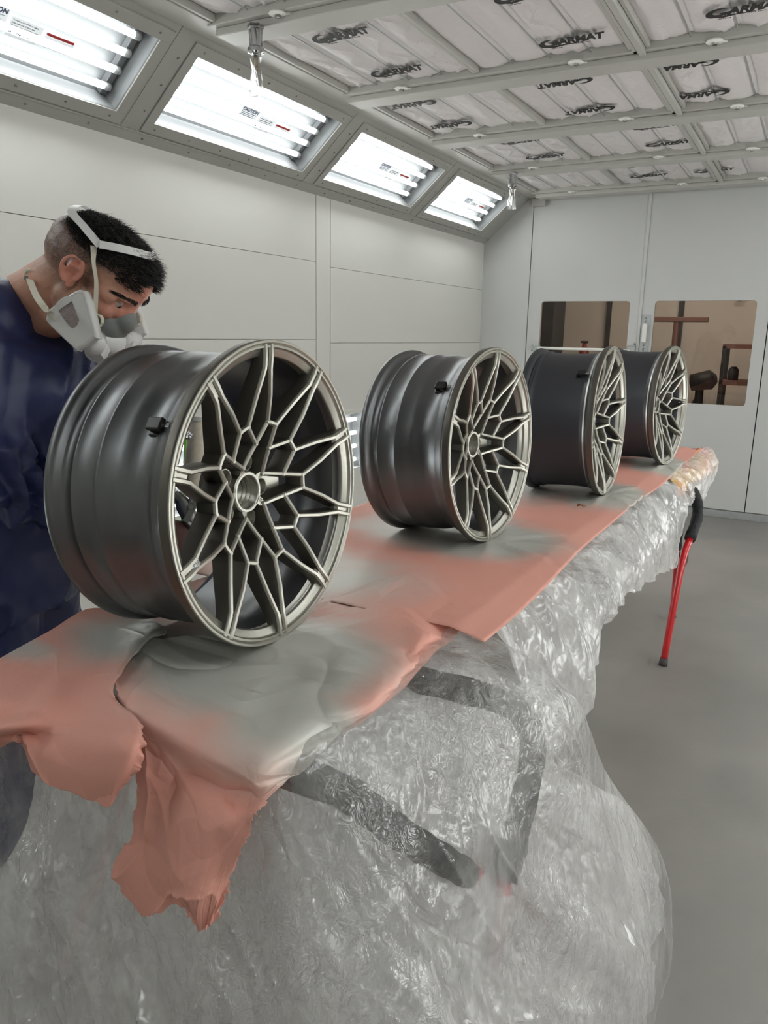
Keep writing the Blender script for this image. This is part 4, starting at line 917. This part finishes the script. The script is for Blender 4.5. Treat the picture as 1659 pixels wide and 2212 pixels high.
tcx = nt.nodes.new('ShaderNodeTexCoord'); nt.links.new(tcx.outputs['Object'], ns.inputs['Vector']); nt.links.new(ns.outputs[0], cr.inputs[0]); nt.links.new(cr.outputs[0], nt.nodes['Principled BSDF'].inputs['Base Color'])
o = MB().grid(G).build('wrapping_paper', cm, smooth=False, fix=False); tag(o, 'pink and yellow crumpled paper inside the plastic at far corner', 'paper')

# ------------------------------------------------------------------ painter
def remesh(mb, name, m, vox, sm=6, fac=.5):
    me = mb.mesh(name, m, True); bm = bmesh.new(); bm.from_mesh(me); bmesh.ops.recalc_face_normals(bm, faces=bm.faces); bm.to_mesh(me); bm.free()
    o = bpy.data.objects.new('tmp', me); COL.objects.link(o)
    r = o.modifiers.new('r', 'REMESH'); r.mode = 'VOXEL'; r.voxel_size = vox; r.use_smooth_shade = True
    if sm: s = o.modifiers.new('s', 'SMOOTH'); s.iterations = sm; s.factor = fac
    bpy.context.view_layer.update()
    out = bpy.data.meshes.new_from_object(o.evaluated_get(bpy.context.evaluated_depsgraph_get())); bpy.data.objects.remove(o)
    out.name = name; out.materials.clear(); out.materials.append(m); out.polygons.foreach_set('use_smooth', [True]*len(out.polygons)); return out
HK, DF, UC = 1.08, .016, .73
HC = at(187, 580, 1.52)                       # middle of the head at ear height
az = radians(22); pt = radians(40); rl = radians(-3)
hf = np.array([cos(az)*cos(pt), sin(az)*cos(pt), -sin(pt)]); hr = np.cross(hf, [0, 0, 1.]); hr /= np.linalg.norm(hr)
hu = np.cross(hr, hf); hr, hu = hr*cos(rl)+hu*sin(rl), hu*cos(rl)-hr*sin(rl)
HM = np.array([hf, hr, hu]).T                  # columns: forward, right, up
def h(f, r, u): return HC+HK*(HM@np.array([f+DF, r, u*(UC if u > 0 else 1)]))
hb_ = MB()
def E_(f, r, u, a, b, c, R=None, mb=None, k=20): (mb or hb_).ball(h(f, r, u), (a*HK, b*HK, c*HK*(.78 if u > .01 else 1)), k, HM if R is None else HM@R)
def ry(d):
    c, s = cos(radians(d)), sin(radians(d)); return np.array([[c, 0, s], [0, 1, 0], [-s, 0, c]])
E_(-.004, 0, .040, .100, .077, .080); E_(.012, 0, .050, .090, .074, .072); E_(-.03, 0, .02, .072, .070, .075)
E_(.050, 0, .032, .050, .063, .060); E_(.060, 0, -.005, .040, .056, .045); E_(.045, 0, -.045, .050, .055, .050)
for s in (-1, 1):
    E_(.052, s*.042, -.020, .034, .026, .026); E_(.015, s*.048, -.050, .038, .020, .036); E_(.035, s*.036, -.080, .042, .018, .022)
    E_(.083, s*.026, .024, .016, .026, .0085, ry(10)); E_(.060, s*.052, .010, .022, .016, .018)
E_(.078, 0, -.100, .022, .026, .018); E_(.085, 0, -.062, .020, .026, .022)
hb_.tube([h(.085, 0, .022), h(.091, 0, .004), h(.092, 0, -.018), h(.088, 0, -.030)], [.008, .009, .011, .013], 12)
# ears
EAR = []
for s in (-1, 1):
    c = (.001, s*.073, .010)
    P = []
    for i, t in enumerate(np.linspace(-.7, 4.75, 20)):
        rr = .0175 if t < 2.4 else .0135
        P.append(h(c[0]-rr*.95*cos(t-1.2)*-1*.0+(-.017*cos(t+pi)), c[1]+s*(.012-.004*cos(t)), c[2]+.004+.031*sin(t)*(1 if sin(t) > 0 else .95)))
    hb_.tube(P, .0044, 8)
    E_(c[0]+.0, c[1]+s*.002, c[2]+.002, .016, .006, .027); E_(c[0]+.006, c[1]+s*.004, c[2]-.022, .010, .005, .014)
    hb_.tube([h(c[0]+.010, c[1]+s*.008, c[2]+.014), h(c[0]-.006, c[1]+s*.011, c[2]+.010), h(c[0]-.008, c[1]+s*.010, c[2]-.010), h(c[0]+.004, c[1]+s*.009, c[2]-.018)], .0035, 8)
# neck down to the shoulders
NB = at(40, 662, 1.63); HIP = np.array([-1.60, 1.08, 1.02])
hb_.tube([h(-.020, 0, -.005), h(-.040, 0, -.055), NB*.45+h(-.045, 0, -.07)*.55, NB, NB+np.array([-.03, 0, -.08])], [.060, .060, .060, .068, .10], 24)
hb_.tube([h(.030, 0, -.07), h(-.01, 0, -.10), NB*.6+h(0, 0, -.1)*.4+np.array([.01, 0, -.02])], [.03, .042, .045], 16)
ab = radians(32); bd = np.array([cos(ab), sin(ab), 0]); br = np.array([sin(ab), -cos(ab), 0])
CH = NB*.72+HIP*.28+bd*.02
def tors(mb, grow=0):
    mb.tube([NB+np.array([0, 0, -.03]), NB*.86+HIP*.14, CH, NB*.45+HIP*.55+bd*.03, NB*.2+HIP*.8+bd*.02, HIP, HIP-np.array([0, 0, .12])], [.085+grow, .125+grow, .150+grow, .142+grow, .135+grow, .140+grow, .125+grow], 28, ell=[1.25, 1.45, 1.35, 1.25, 1.25, 1.3, 1.3], ref=br)
SR = at(-25, 760, 1.52); SL = NB*.86+HIP*.14-br*.185+bd*.02
ER = at(4, 1035, 1.50); WR = at(352, 1130, 1.84)
EL = SL+bd*.14+np.array([0, 0, -.26]); WL = at(300, 1170, 1.98)
FR = np.array([-1.62, .96, 0]); FL_ = np.array([-1.74, 1.28, 0])
def limbs(mb, g=0, hands=True):
    mb.tube(catmull([SR, SR*.5+ER*.5, ER, ER*.5+WR*.5, WR], 26), np.interp(np.linspace(0, 4, 26), [0, 1, 2, 3, 4], [.056+g, .050+g, .041+g, .037+g, .027+g*.6]), 16)
    mb.tube(catmull([SL, SL*.5+EL*.5, EL, EL*.5+WL*.5, WL], 26), np.interp(np.linspace(0, 4, 26), [0, 1, 2, 3, 4], [.056+g, .050+g, .041+g, .037+g, .027+g*.6]), 16)
    for s, F in ((1, FR), (-1, FL_)):
        K = HIP*.5+F*.5+br*s*.02+bd*.05; K[2] = .53; top = HIP+br*s*.08-np.array([0, 0, .04])
        A = F+np.array([0, 0, .10])
        mb.tube(catmull([top, top*.5+K*.5, K, K*.5+A*.5-bd*.015, A], 26), np.interp(np.linspace(0, 4, 26), [0, 1, 2, 3, 4], [.088+g, .075+g, .055+g, .052+g, .038+g*1.4]), 16)
tors(hb_, -.03); limbs(hb_, -.014)
# right hand closed round the gun grip, left hand steadying the hose
def hand(mb, W, fw, up, side, curl=1.0, k=1):
    fw = fw/np.linalg.norm(fw); up = up-fw*(up@fw); up /= np.linalg.norm(up); sd = np.cross(fw, up)*side
    mb.ball(W+fw*.045, (.048, .041, .016), 14, np.array([fw, sd, up]).T)
    tips = []
    for i, (L, off) in enumerate(((.070, .030), (.078, .010), (.073, -.010), (.058, -.029))):
        p0 = W+fw*.078+sd*off; d = fw.copy(); P = [W+fw*.05+sd*off*.8, p0]; a = 0
        for q, f_ in enumerate((.45, .32, .23)):
            a += curl*(.65, .95, .7)[q]; d = fw*cos(a)-up*sin(a); p0 = p0+d*L*f_; P.append(p0)
        mb.tube(catmull(P, 12), np.linspace(.0092, .0070, 12), 8); mb.ball(P[-1], .0072, 8); tips.append(p0)
    t0 = W+fw*.02+sd*.032; t1 = t0+fw*.030+sd*.022-up*.012; t2 = t1+fw*.030-sd*.002-up*.016; t3 = t2+fw*.018-sd*.012-up*.012
    mb.tube(catmull([t0, t1, t2, t3], 12), np.linspace(.012, .0078, 12), 8); mb.ball(t3, .0078, 8)
GUNC = at(398, 1098, 1.86)
gx = (RV*.35-UV*.94); gx /= np.linalg.norm(gx)      # grip direction, down in the picture
gf = RV*.93+UV*.30-FV*.15; gf /= np.linalg.norm(gf)
hb_g = MB(); hand(hb_g, WR+np.array([0, 0, -.005]), RV*.75-UV*.55+FV*.05, UV*.4+RV*.3-FV*.8, 1, .95)
hand(hb_g, WL, RV*.6-UV*.2, UV, -1, .9)
hb_.v += hb_g.v; hb_.f += [tuple(i+hb_.n for i in q) for q in hb_g.f]; hb_.n += hb_g.n
body = remesh(hb_, 'body', M['skin'], .0032, 5, .5)
V = np.empty(len(body.vertices)*3); body.vertices.foreach_get('co', V); V = V.reshape(-1, 3)
Lc = (V-HC)@HM/HK; Lc[:, 0] -= DF; Lc[:, 2] /= np.where(Lc[:, 2] > 0, UC, 1); f, r, u = Lc.T
# eye sockets
for s in (-1, 1):
    d2 = ((f-.082)/.02)**2+((r-s*.032)/.018)**2+((u-.002)/.0115)**2
    V -= (np.exp(-d2)*.008)[:, None]*hf[None]
# ear bowl
for s in (-1, 1):
    d2 = ((f+.001)/.008)**2+((u+.004)/.011)**2; m_ = (np.abs(r) > .074)*(np.sign(r) == s)
    V -= (np.exp(-d2)*m_*.007)[:, None]*(hr*s)[None]
body.vertices.foreach_set('co', V.ravel()); body.update()
hl = .052+.02*np.clip((f+.02)/.1, 0, 1)       # height of the scalp fade above the ear
nape = np.clip((u-(-.055-.1*np.clip(f+.09, 0, .05)))/.06, 0, 1)*(f < .012)
side = np.clip((u-(.012+.9*np.clip(f-.02, 0, .1)))/.045, 0, 1)*(f < .078)
top_ = np.clip((u-.075)/.02, 0, 1)*(f < .09)
sideburn = np.exp(-((f-.026)/.012)**2)*np.clip((u+.035)/.03, 0, 1)*(u < .04)*.75
stub = .34*np.exp(-((u+.055)/.035)**2)*(f > -.01)*(f < .1)
fuzz = np.clip(np.maximum.reduce([nape*.8, side*.85, top_, sideburn, stub])*(np.linalg.norm(Lc, axis=1) < .17), 0, 1)
earm = (np.abs(r) > .0775)*(np.abs(f+.004) < .03)*(np.abs(u) < .045)
fuzz = fuzz*(1-earm)
flush = np.clip(earm*.55+.5*np.exp(-((f-.105)/.02)**2)+.35*np.exp(-(((f-.07)/.03)**2+((u+.015)/.02)**2)), 0, 1)
hand_m = (np.minimum(np.linalg.norm(V-WR, axis=1), np.linalg.norm(V-WL, axis=1)) < .22)
for nm, val in (('fuzz', fuzz), ('flush', flush)):
    a_ = body.attributes.new(nm, 'FLOAT', 'POINT'); a_.data.foreach_set('value', val.astype(np.float32))
body.materials.append(M['glove'])
PI_ = np.zeros(len(body.polygons), np.int32); C_ = np.empty(len(body.polygons)*3); body.polygons.foreach_get('center', C_); C_ = C_.reshape(-1, 3)
PI_[(np.linalg.norm(C_-WR-[.02, .03, -.02], axis=1) < .16) | (np.linalg.norm(C_-WL, axis=1) < .17)] = 1
body.polygons.foreach_set('material_index', PI_)
per = empty('person', (-1.66, 1.12, 0)); tag(per, 'person in navy coverall and half-face respirator bending over the nearest wheel', 'person')
link('body', body, per)
# coverall
co = MB(); tors(co, .022); limbs(co, .024)
for s, F in ((1, FR), (-1, FL_)): pass
co.tube(catmull([NB+bd*-.075+br*.085+[0, 0, .015], NB+bd*-.10+[0, 0, .045], NB+bd*-.075-br*.085+[0, 0, .02]], 12), [.03]*12, 12)     # hood roll
co.tube(catmull([SR+np.array([0, 0, .0]), NB+br*.075+[0, 0, -.015], NB-br*.07+[0, 0, -.012], SL], 18), np.interp(np.linspace(0, 3, 18), [0, 1, 2, 3], [.07, .058, .058, .07]), 16)
cm_ = remesh(co, 'coverall', M['coverall'], .0065, 9, .6)
Vc = np.empty(len(cm_.vertices)*3); cm_.vertices.foreach_get('co', Vc); Vc = Vc.reshape(-1, 3); Nc = np.empty(len(cm_.vertices)*3); cm_.vertex_normals.foreach_get('vector', Nc); Nc = Nc.reshape(-1, 3)
def segp(P, A, B):
    t = np.clip(((P-A)@(B-A))/((B-A)@(B-A)), 0, 1); return t, np.linalg.norm(P-(A+t[:, None]*(B-A)), axis=1)
dis = np.zeros(len(Vc))
for A, B, sd in ((SR, ER, 1), (ER, WR, 2), (SL, EL, 3), (EL, WL, 4)):
    t, d = segp(Vc, A, B); L = np.linalg.norm(B-A); w = np.exp(-(d/.085)**4)
    ang = Vc@np.array([2.3, 3.1, 1.7])
    j = np.exp(-((t-(1 if sd in (1, 3) else 0))/.38)**2)
    dis += w*(.010+.020*j)*(1-2*np.abs(((t*L*12+1.1*np.sin(ang*5+sd)) % 1)-.5)*2)*.7
tq, dq = segp(Vc, NB, HIP)
dd = Vc@br*9+tq*3.2; dis += (dq > .06)*(dq < .3)*np.exp(-(np.minimum(segp(Vc, SR, ER)[1], segp(Vc, ER, WR)[1])/.09)**-2*0)*.020*crumple(dd, Vc[:, 2]*3.2, 1.0, 5)
dis += .022*crumple(Vc[:, 2]*1.0+Vc[:, 0]*.6, Vc[:, 1]*.8+Vc[:, 0]*.7, .09, 13)+.014*(1-np.abs(2*snoise(Vc[:, 2]*7+Vc[:, 0]*9, Vc[:, 1]*16-Vc[:, 2]*9, 17)))**4
# deep fold between arm and chest
Vc += Nc*dis[:, None]
cm_.vertices.foreach_set('co', Vc.ravel()); cm_.update(); cm_.set_sharp_from_angle(angle=1.2)
cov = link('coverall', cm_, per)
cov['label'] = 'navy blue hooded coverall'
for s, F in ((1, FR), (-1, FL_)):
    MB().tube(catmull([F-bd*.09+[0, 0, .045], F+[0, 0, .06], F+bd*.09+[0, 0, .045], F+bd*.17+[0, 0, .035]], 12), np.interp(np.linspace(0, 3, 12), [0, 1, 2, 3], [.040, .050, .044, .030]), 14).tube([F+[0, 0, .05], F+[0, 0, .2]], [.05, .056], 14).build('boot', M['boot'], per, smooth=True)
MB().tube(catmull([NB+br*.105-bd*.02+[0, 0, .020], NB-bd*.085+br*.05+[0, 0, .05], NB-bd*.09-br*.03+[0, 0, .055]], 14), .016, 10).build('shirt_collar', M['maroon'], per, smooth=True)
def surf(f_, s, u_, off=.004):              # push a head point out to the scalp
    d = np.array([f_, s, u_]); d = d/np.linalg.norm(d)
    k = Lc@d; perp = np.linalg.norm(Lc-k[:, None]*d, axis=1); ok = (perp < .008)*(k > 0)*(k < .16)
    return h(*(d*(k[ok].max()+off))), HM@d
# eyes and brows
for s in (-1, 1):
    e = MB().ball(h(.0768, s*.0330, .0010), .0112, 16).build('eyeball', M['eye'], per, smooth=True)
    g_ = h(.0768, s*.0330, .0010); gd = HM@np.array([.86, .10, -.46]); gd /= np.linalg.norm(gd)
    MB().lathe([(.0098, .0055), (.0112, .004), (.0118, .0001)], g_, gd, 14).build('iris', M['iris'], e, smooth=True)
    lid = MB(); q = HM@ry(-18)
    G = np.array([[g_+HM@(np.array([cos(a)*cos(b), sin(a)*cos(b), sin(b)])*.0128) for a in np.linspace(-1.25, 1.25, 13)] for b in np.linspace(.42, 1.35, 8)]); lid.grid(G)
    G = np.array([[g_+HM@(np.array([cos(a)*cos(b), sin(a)*cos(b), sin(b)])*.0124) for a in np.linspace(-1.2, 1.2, 13)] for b in np.linspace(-1.35, -.72, 6)]); lid.grid(G)
    lo = lid.build('eyelid', M['skin'], per, smooth=True, fix=False); sm_ = lo.modifiers.new('s', 'SOLIDIFY'); sm_.thickness = .0012
    br_ = MB()
    for k in range(110):
        t = rng.random(); a = np.array([.099-.034*t**1.6, s*(.010+.044*t), .0150+.006*sin(t*2.4)+(rng.random()-.5)*.008*(1-.5*t)])
        d = np.array([-.003-.004*t, s*.006, .003*(1-2*t)+.002])*(.7+.6*rng.random())
        a = np.array([a[0], a[1], a[2]/UC*.9]); sp, _n = surf(*a, .0008); dw = HK*(HM@d)
        br_.tube([sp, sp+dw*.5+_n*.0012, sp+dw], [.0007, .0006, .0002], 4, cap=False)
    eb = br_.build('eyebrow', M['hair'], per, fix=False); eb['kind'] = 'stuff'
# hair: dense short strands, longer on the crown and over the forehead
bv = [i for i in range(len(Lc)) if (Lc[i, 2] > .064+.25*max(0, -.02-Lc[i, 0]) or (Lc[i, 2] > .054 and Lc[i, 0] > .060)) and np.linalg.norm(Lc[i]) < .16 and Lc[i, 0] > -.075 and Lc[i, 0] < .094-.0*Lc[i, 2]]
pick = rng.choice(bv, 9500); hs = MB(); HV = []; HF = []
Nb = np.empty(len(body.vertices)*3); body.vertex_normals.foreach_get('vector', Nb); Nb = Nb.reshape(-1, 3)
n0 = 0
for i in pick:
    p = V[i]+rng.normal(0, .0016, 3); l = Lc[i]; n = Nb[i]
    ln = np.interp(l[2], [.045, .075, .11], [.008, .016, .024])*(.7+.6*rng.random())*(1.25 if l[0] > .06 else 1)*np.interp(l[0], [-.085, -.03], [.5, 1])
    d1 = n*.85+hf*.35+rng.normal(0, .22, 3); d1 /= np.linalg.norm(d1); d2 = n*.35+hf*.95-hu*.1+rng.normal(0, .3, 3); d2 /= np.linalg.norm(d2)
    a = np.cross(d1, rng.normal(0, 1, 3)); a /= np.linalg.norm(a); b = np.cross(d1, a); w = .0006
    q1 = p+d1*ln*.55; q2 = q1+d2*ln*.5
    HV += [p-n*.002+a*w, p-n*.002-a*.5*w+b*.87*w, p-n*.002-a*.5*w-b*.87*w, q1+a*w*.7, q1-a*.35*w+b*.6*w, q1-a*.35*w-b*.6*w, q2]
    HF += [(n0, n0+1, n0+4, n0+3), (n0+1, n0+2, n0+5, n0+4), (n0+2, n0, n0+3, n0+5), (n0+3, n0+4, n0+6), (n0+4, n0+5, n0+6), (n0+5, n0+3, n0+6)]; n0 += 7
ho = hs.add(HV, HF).build('hair', M['hair'], per, smooth=True, fix=False); ho['kind'] = 'stuff'
# ---- respirator
resp = empty('respirator', h(.1, 0, -.05)); resp.parent = per; resp.location = Vector(h(.1, 0, -.05))-per.location
resp['label'] = 'grey and white half-face respirator with cream straps'
fp = MB()
fp.ball(h(.064, 0, -.050), (.050, .054, .038), 22, HM); fp.ball(h(.088, 0, -.030), (.030, .030, .030), 18, HM@ry(-20)); fp.ball(h(.050, 0, -.080), (.048, .054, .036), 20, HM)
fm = remesh(fp, 'facepiece', M['mask_grey'], .003, 6); link('facepiece', fm, resp)
fr_ = MB(); fr_.ball(h(.088, 0, -.078), (.036, .044, .030), 18, HM); fr_.ball(h(.100, 0, -.070), (.020, .030, .020), 18, HM); fr_.tube([h(.09, 0, -.085), h(.098, 0, -.108)], [.028, .024], 16)
fm = remesh(fr_, 'front_frame', M['mask_white'], .0028, 4); link('front_frame', fm, resp)
MB().tube([h(.098, 0, -.104), h(.103, 0, -.118)], [.023, .021], 18).build('exhale_valve', M['mask_grey'], resp, smooth=True)
for s in (1, -1):
    # cartridge: rounded trapezoid shell lying back along the cheek
    n = HM@np.array([-.16, s*.98, .06]); n /= np.linalg.norm(n)
    c = h(.060, s*.092, -.056)
    la = HM@np.array([-.95, 0, .30]); la -= n*(la@n); la /= np.linalg.norm(la); wa = np.cross(n, la)*1.0
    out = [(-.062, -.022), (-.058, -.030), (.030, -.044), (.046, -.042), (.056, -.028), (.058, .022), (.048, .040), (.030, .043), (-.052, .028), (-.061, .020)]
    out = [(x*.80, y*(1.12 if x > -.05 else .95)) for x, y in out]
    O = catmull([(x, y, 0) for x, y in out+out[:1]], 61)[:-1, :2]
    def shell(sc, z): return np.array([c+la*x*sc+wa*y*sc+n*z for x, y in O])
    m_ = MB(); rings = [shell(.90, -.014), shell(1.0, -.010), shell(1.0, .004), shell(.965, .0075), shell(.90, .0085), shell(.88, .0075)]
    nb = len(O); m_.add(np.vstack(rings), [(i*nb+j, i*nb+(j+1) % nb, (i+1)*nb+(j+1) % nb, (i+1)*nb+j) for i in range(5) for j in range(nb)]+[tuple(range(nb)), ])
    w_out = [(-.020, -.014), (.022, -.021), (.032, -.012), (.032, .012), (.022, .021), (-.020, .014), (-.026, .0)]; w_out = [(x*.92+.008, y*.84) for x, y in w_out]; Wn = catmull([(x+.004, y, 0) for x, y in w_out+w_out[:1]], 61)[:-1, :2]
    def win(sc, z): return np.array([c+la*(.004+(x-.004)*sc)+wa*y*sc+n*z for x, y in Wn])
    inner = [shell(.88, .0075), shell(.70, .0078), win(1.12, .0088), win(1.0, .0085), win(.98, .0045)]
    b0 = m_.n; al = np.argmin(np.linalg.norm(inner[2]-inner[1][0], axis=1)); 
    inner[2:] = [np.roll(x, -al, 0) for x in inner[2:]]
    if np.linalg.norm(inner[2][15]-inner[1][15]) > np.linalg.norm(inner[2][-15]-inner[1][15]): inner[2:] = [np.roll(x[::-1], 1, 0) for x in inner[2:]]
    m_.add(np.vstack(inner), [(i*nb+j, i*nb+(j+1) % nb, (i+1)*nb+(j+1) % nb, (i+1)*nb+j) for i in range(4) for j in range(nb)])
    co_ = m_.build('filter_cartridge', M['mask_white'], resp, auto=.9)
    MB().add(win(.985, .0048), [tuple(range(nb))]).build('filter_pad', M['filter_pad'], co_) if False else None
    pd = MB(); pd.add(win(.99, .005), [tuple(range(nb))]); pd.build('filter_pad', M['filter_pad'], resp)
    k0 = h(.108, s*.060, -.090); kn = HM@np.array([.35, s*.72, -.6]); MB().tube([k0-kn*.022, k0+kn*.004, k0+kn*.007], [.019, .021, .019], 22).build('cartridge_knob', M['mask_white'], resp, auto=.8)
    MB().tube([c-la*.05-n*.02, h(.085, s*.040, -.078)], [.018, .022], 16).build('inhale_port', M['mask_white'], resp, smooth=True)
def ribbon(P, N, w, name, th=.0012, n=60, m='strap', twist=None):
    P = catmull(P, n); N = catmull(N, n) if len(N) > 1 else np.tile(N[0], (n, 1)); T = np.gradient(P, axis=0); T /= np.linalg.norm(T, axis=1)[:, None]
    N = N-T*(N*T).sum(1)[:, None]; N /= np.linalg.norm(N, axis=1)[:, None]; B = np.cross(T, N); W_ = w if np.ndim(w) else np.ones(n)*w
    if np.ndim(w) and len(w) != n: W_ = np.interp(np.linspace(0, 1, n), np.linspace(0, 1, len(w)), w)
    V_ = []
    for i in range(n): V_ += [P[i]-B[i]*W_[i]/2, P[i]+B[i]*W_[i]/2, P[i]+B[i]*W_[i]/2+N[i]*th, P[i]-B[i]*W_[i]/2+N[i]*th]
    F_ = [(i*4+j, i*4+(j+1) % 4, (i+1)*4+(j+1) % 4, (i+1)*4+j) for i in range(n-1) for j in range(4)]+[(0, 1, 2, 3), (4*n-4, 4*n-3, 4*n-2, 4*n-1)]
    return MB().add(V_, F_).build(name, M[m], resp, auto=.8)
for s in (1, -1):
    pts = [(.060, .064, -.020), (.050, .070, .004), (.040, .073, .028), (.022, .072, .052), (.006, .064, .074)]
    Q = [surf(a, b*s, c_, .009) for a, b, c_ in pts]
    ribbon([h(.078, s*.066, -.040)]+[q[0] for q in Q], [HM@np.array([.3, s*.95, 0])]+[q[1] for q in Q], [.010, .009, .008, .007, .007, .012], 'strap')
    ribbon([h(.084, s*.060, -.052), h(.076, s*.073, -.040), h(.083, s*.078, -.028), h(.094, s*.072, -.034), h(.090, s*.062, -.048)], [HM@np.array([0, s*1., 0.])]*2, .011, 'strap_loop') if False else None
    MB().box(h(.086, s*.068, -.060), (.012, .006, .040), HM@ry(-38)).build('buckle', M['mask_white'], resp, bevel=.0015)
    th_ = np.linspace(0, 2*pi, 15); G = np.array([[h(.082+.0105*cos(a), s*.072, -.036+.0125*sin(a))+hr*s*(w_*.011-.004) for a in th_] for w_ in (0, 1)])
    o = MB().grid(G).build('strap_loop', M['strap'], resp, smooth=True, fix=False); o.modifiers.new('s', 'SOLIDIFY').thickness = .0014
# crown cradle: V of flat plastic across the crown
V0, n0_ = surf(.012, .062, .078, .010)
cr = [surf(*p, .020) for p in ((.012, .062, .078), (.028, .050, .090), (.042, .030, .098), (.050, .0, .100), (.042, -.030, .098), (.028, -.050, .090), (.012, -.062, .078))]
ribbon([c_[0] for c_ in cr], [c_[1] for c_ in cr], .017, 'crown_strap', m='mask_white')
cr = [surf(*p, .016) for p in ((.014, .062, .078), (-.020, .054, .080), (-.052, .040, .082), (-.066, .0, .088), (-.052, -.040, .082), (-.020, -.054, .080), (.012, -.062, .078))]
ribbon([c_[0] for c_ in cr], [c_[1] for c_ in cr], .016, 'crown_strap', m='mask_white')
# neck strap with its clip behind the neck
a0 = at(100, 668, 1.50); a1 = at(72, 625, 1.53); a2 = at(62, 600, 1.57); a3 = at(70, 592, 1.70)
ribbon([h(.03, .085, -.08), at(96, 664, 1.40), at(78, 638, 1.43), at(67, 612, 1.47), at(62, 596, 1.54), at(72, 590, 1.66)], [-FV, -FV*.9+UV*.3, -FV*.9+UV*.3, -FV*.6+UV*.8, UV, UV], [.011, .012, .012, .013], 'strap', n=70)
MB().box(at(66, 601, 1.50), (.022, .008, .008), np.array([RV, UV, FV]).T).build('clip', M['mask_grey'], resp, bevel=.001)
MB().tube(catmull([at(60, 600, 1.51), at(57, 591, 1.505), at(61, 584, 1.50), at(66, 586, 1.495)], 12), .0042, 6).build('strap_tail', M['strap'], resp, smooth=True)
MB().tube(catmull([h(.08, -.055, -.05), at(262, 728, 1.60), at(280, 738, 1.62), at(289, 748, 1.64)], 14), .0036, 6).build('strap_tail', M['strap'], resp, smooth=True)

# ------------------------------------------------------------------ spray gun, cup, hose
gun = empty('spray_gun', GUNC); tag(gun, 'grey spray gun seen through the left spokes of the nearest wheel', 'spray gun')
def gp(a, b, c=0): return at(a, b, 1.86+c)
R3 = lambda ang: np.array([cos(radians(ang))*RV+sin(radians(ang))*UV, -sin(radians(ang))*RV+cos(radians(ang))*UV, -FV]).T
MB().tube([gp(388, 1075), gp(398, 1092), gp(410, 1118), gp(424, 1150)], [.014, .021, .019, .016], 16).build('gun_body', M['gun'], gun, auto=.8)
MB().tube([gp(380, 1070), gp(389, 1079)], [.015, .016], 16).tube([gp(376, 1066), gp(381, 1072)], [.011, .013], 16).build('air_cap', M['gun'], gun, auto=.6)
MB().box(gp(413, 1103, -.018), (.062, .016, .006), R3(62)).build('trigger', M['gun'], gun, bevel=.002)
MB().tube([gp(412, 1094, -.028), gp(412, 1094, -.018)], .0065, 12).build('pivot_screw', M['screw'], gun, auto=.6)
MB().tube(catmull([gp(402, 1066, -.01), gp(405, 1060, -.01), gp(411, 1062, -.01), gp(413, 1072, -.01), gp(411, 1083, -.01), gp(409, 1090, -.01)], 24), np.linspace(.003, .006, 24), 8).build('hanging_hook', M['gun'], gun, smooth=True)
MB().tube([gp(418, 1112), gp(430, 1140), gp(436, 1168, .01)], [.012, .014, .016], 14).build('grip', M['gun'], gun, auto=.8)
MB().box(gp(411, 1130, -.014), (.022, .010, .010), R3(-35)).build('fluid_knob', M['chrome'], gun, bevel=.002)
MB().tube([gp(422, 1075), gp(424, 1052)], [.013, .017], 16).build('cup_adapter', M['black_plastic'], gun, smooth=True)
cupm = mat('mottled_cup', (238, 228, 208), .35, var=.14, vscale=38)
MB().tube([gp(419, 1052), gp(422, 1040), gp(428, 1010), gp(434, 940), gp(437, 912)], [.012, .026, .034, .031, .029], 28).build('paint_cup', cupm, gun, auto=.7)
MB().tube([gp(436.6, 914), gp(437.6, 904)], [.0315, .0315], 28).build('cup_lid', M['white_plastic'], gun, auto=.7)
ho_ = MB().tube(catmull([gp(432, 1172, .012), at(422, 1215, 1.90), at(402, 1262, 1.97), at(394, 1225, 2.02), at(394, 1150, 2.03), at(399, 1040, 2.03), at(402, 950, 2.03), at(396, 880, 2.04), at(350, 850, 2.06), at(260, 950, 2.08), at(190, 1180, 2.06), at(165, 1285, 2.0), at(150, 1340, 1.98), at(148, 1500, 2.0)], 160), .0062, 10).build('air_hose', M['hose'], smooth=True)
tag(ho_, 'bright green air hose looping down behind the spray gun', 'hose')
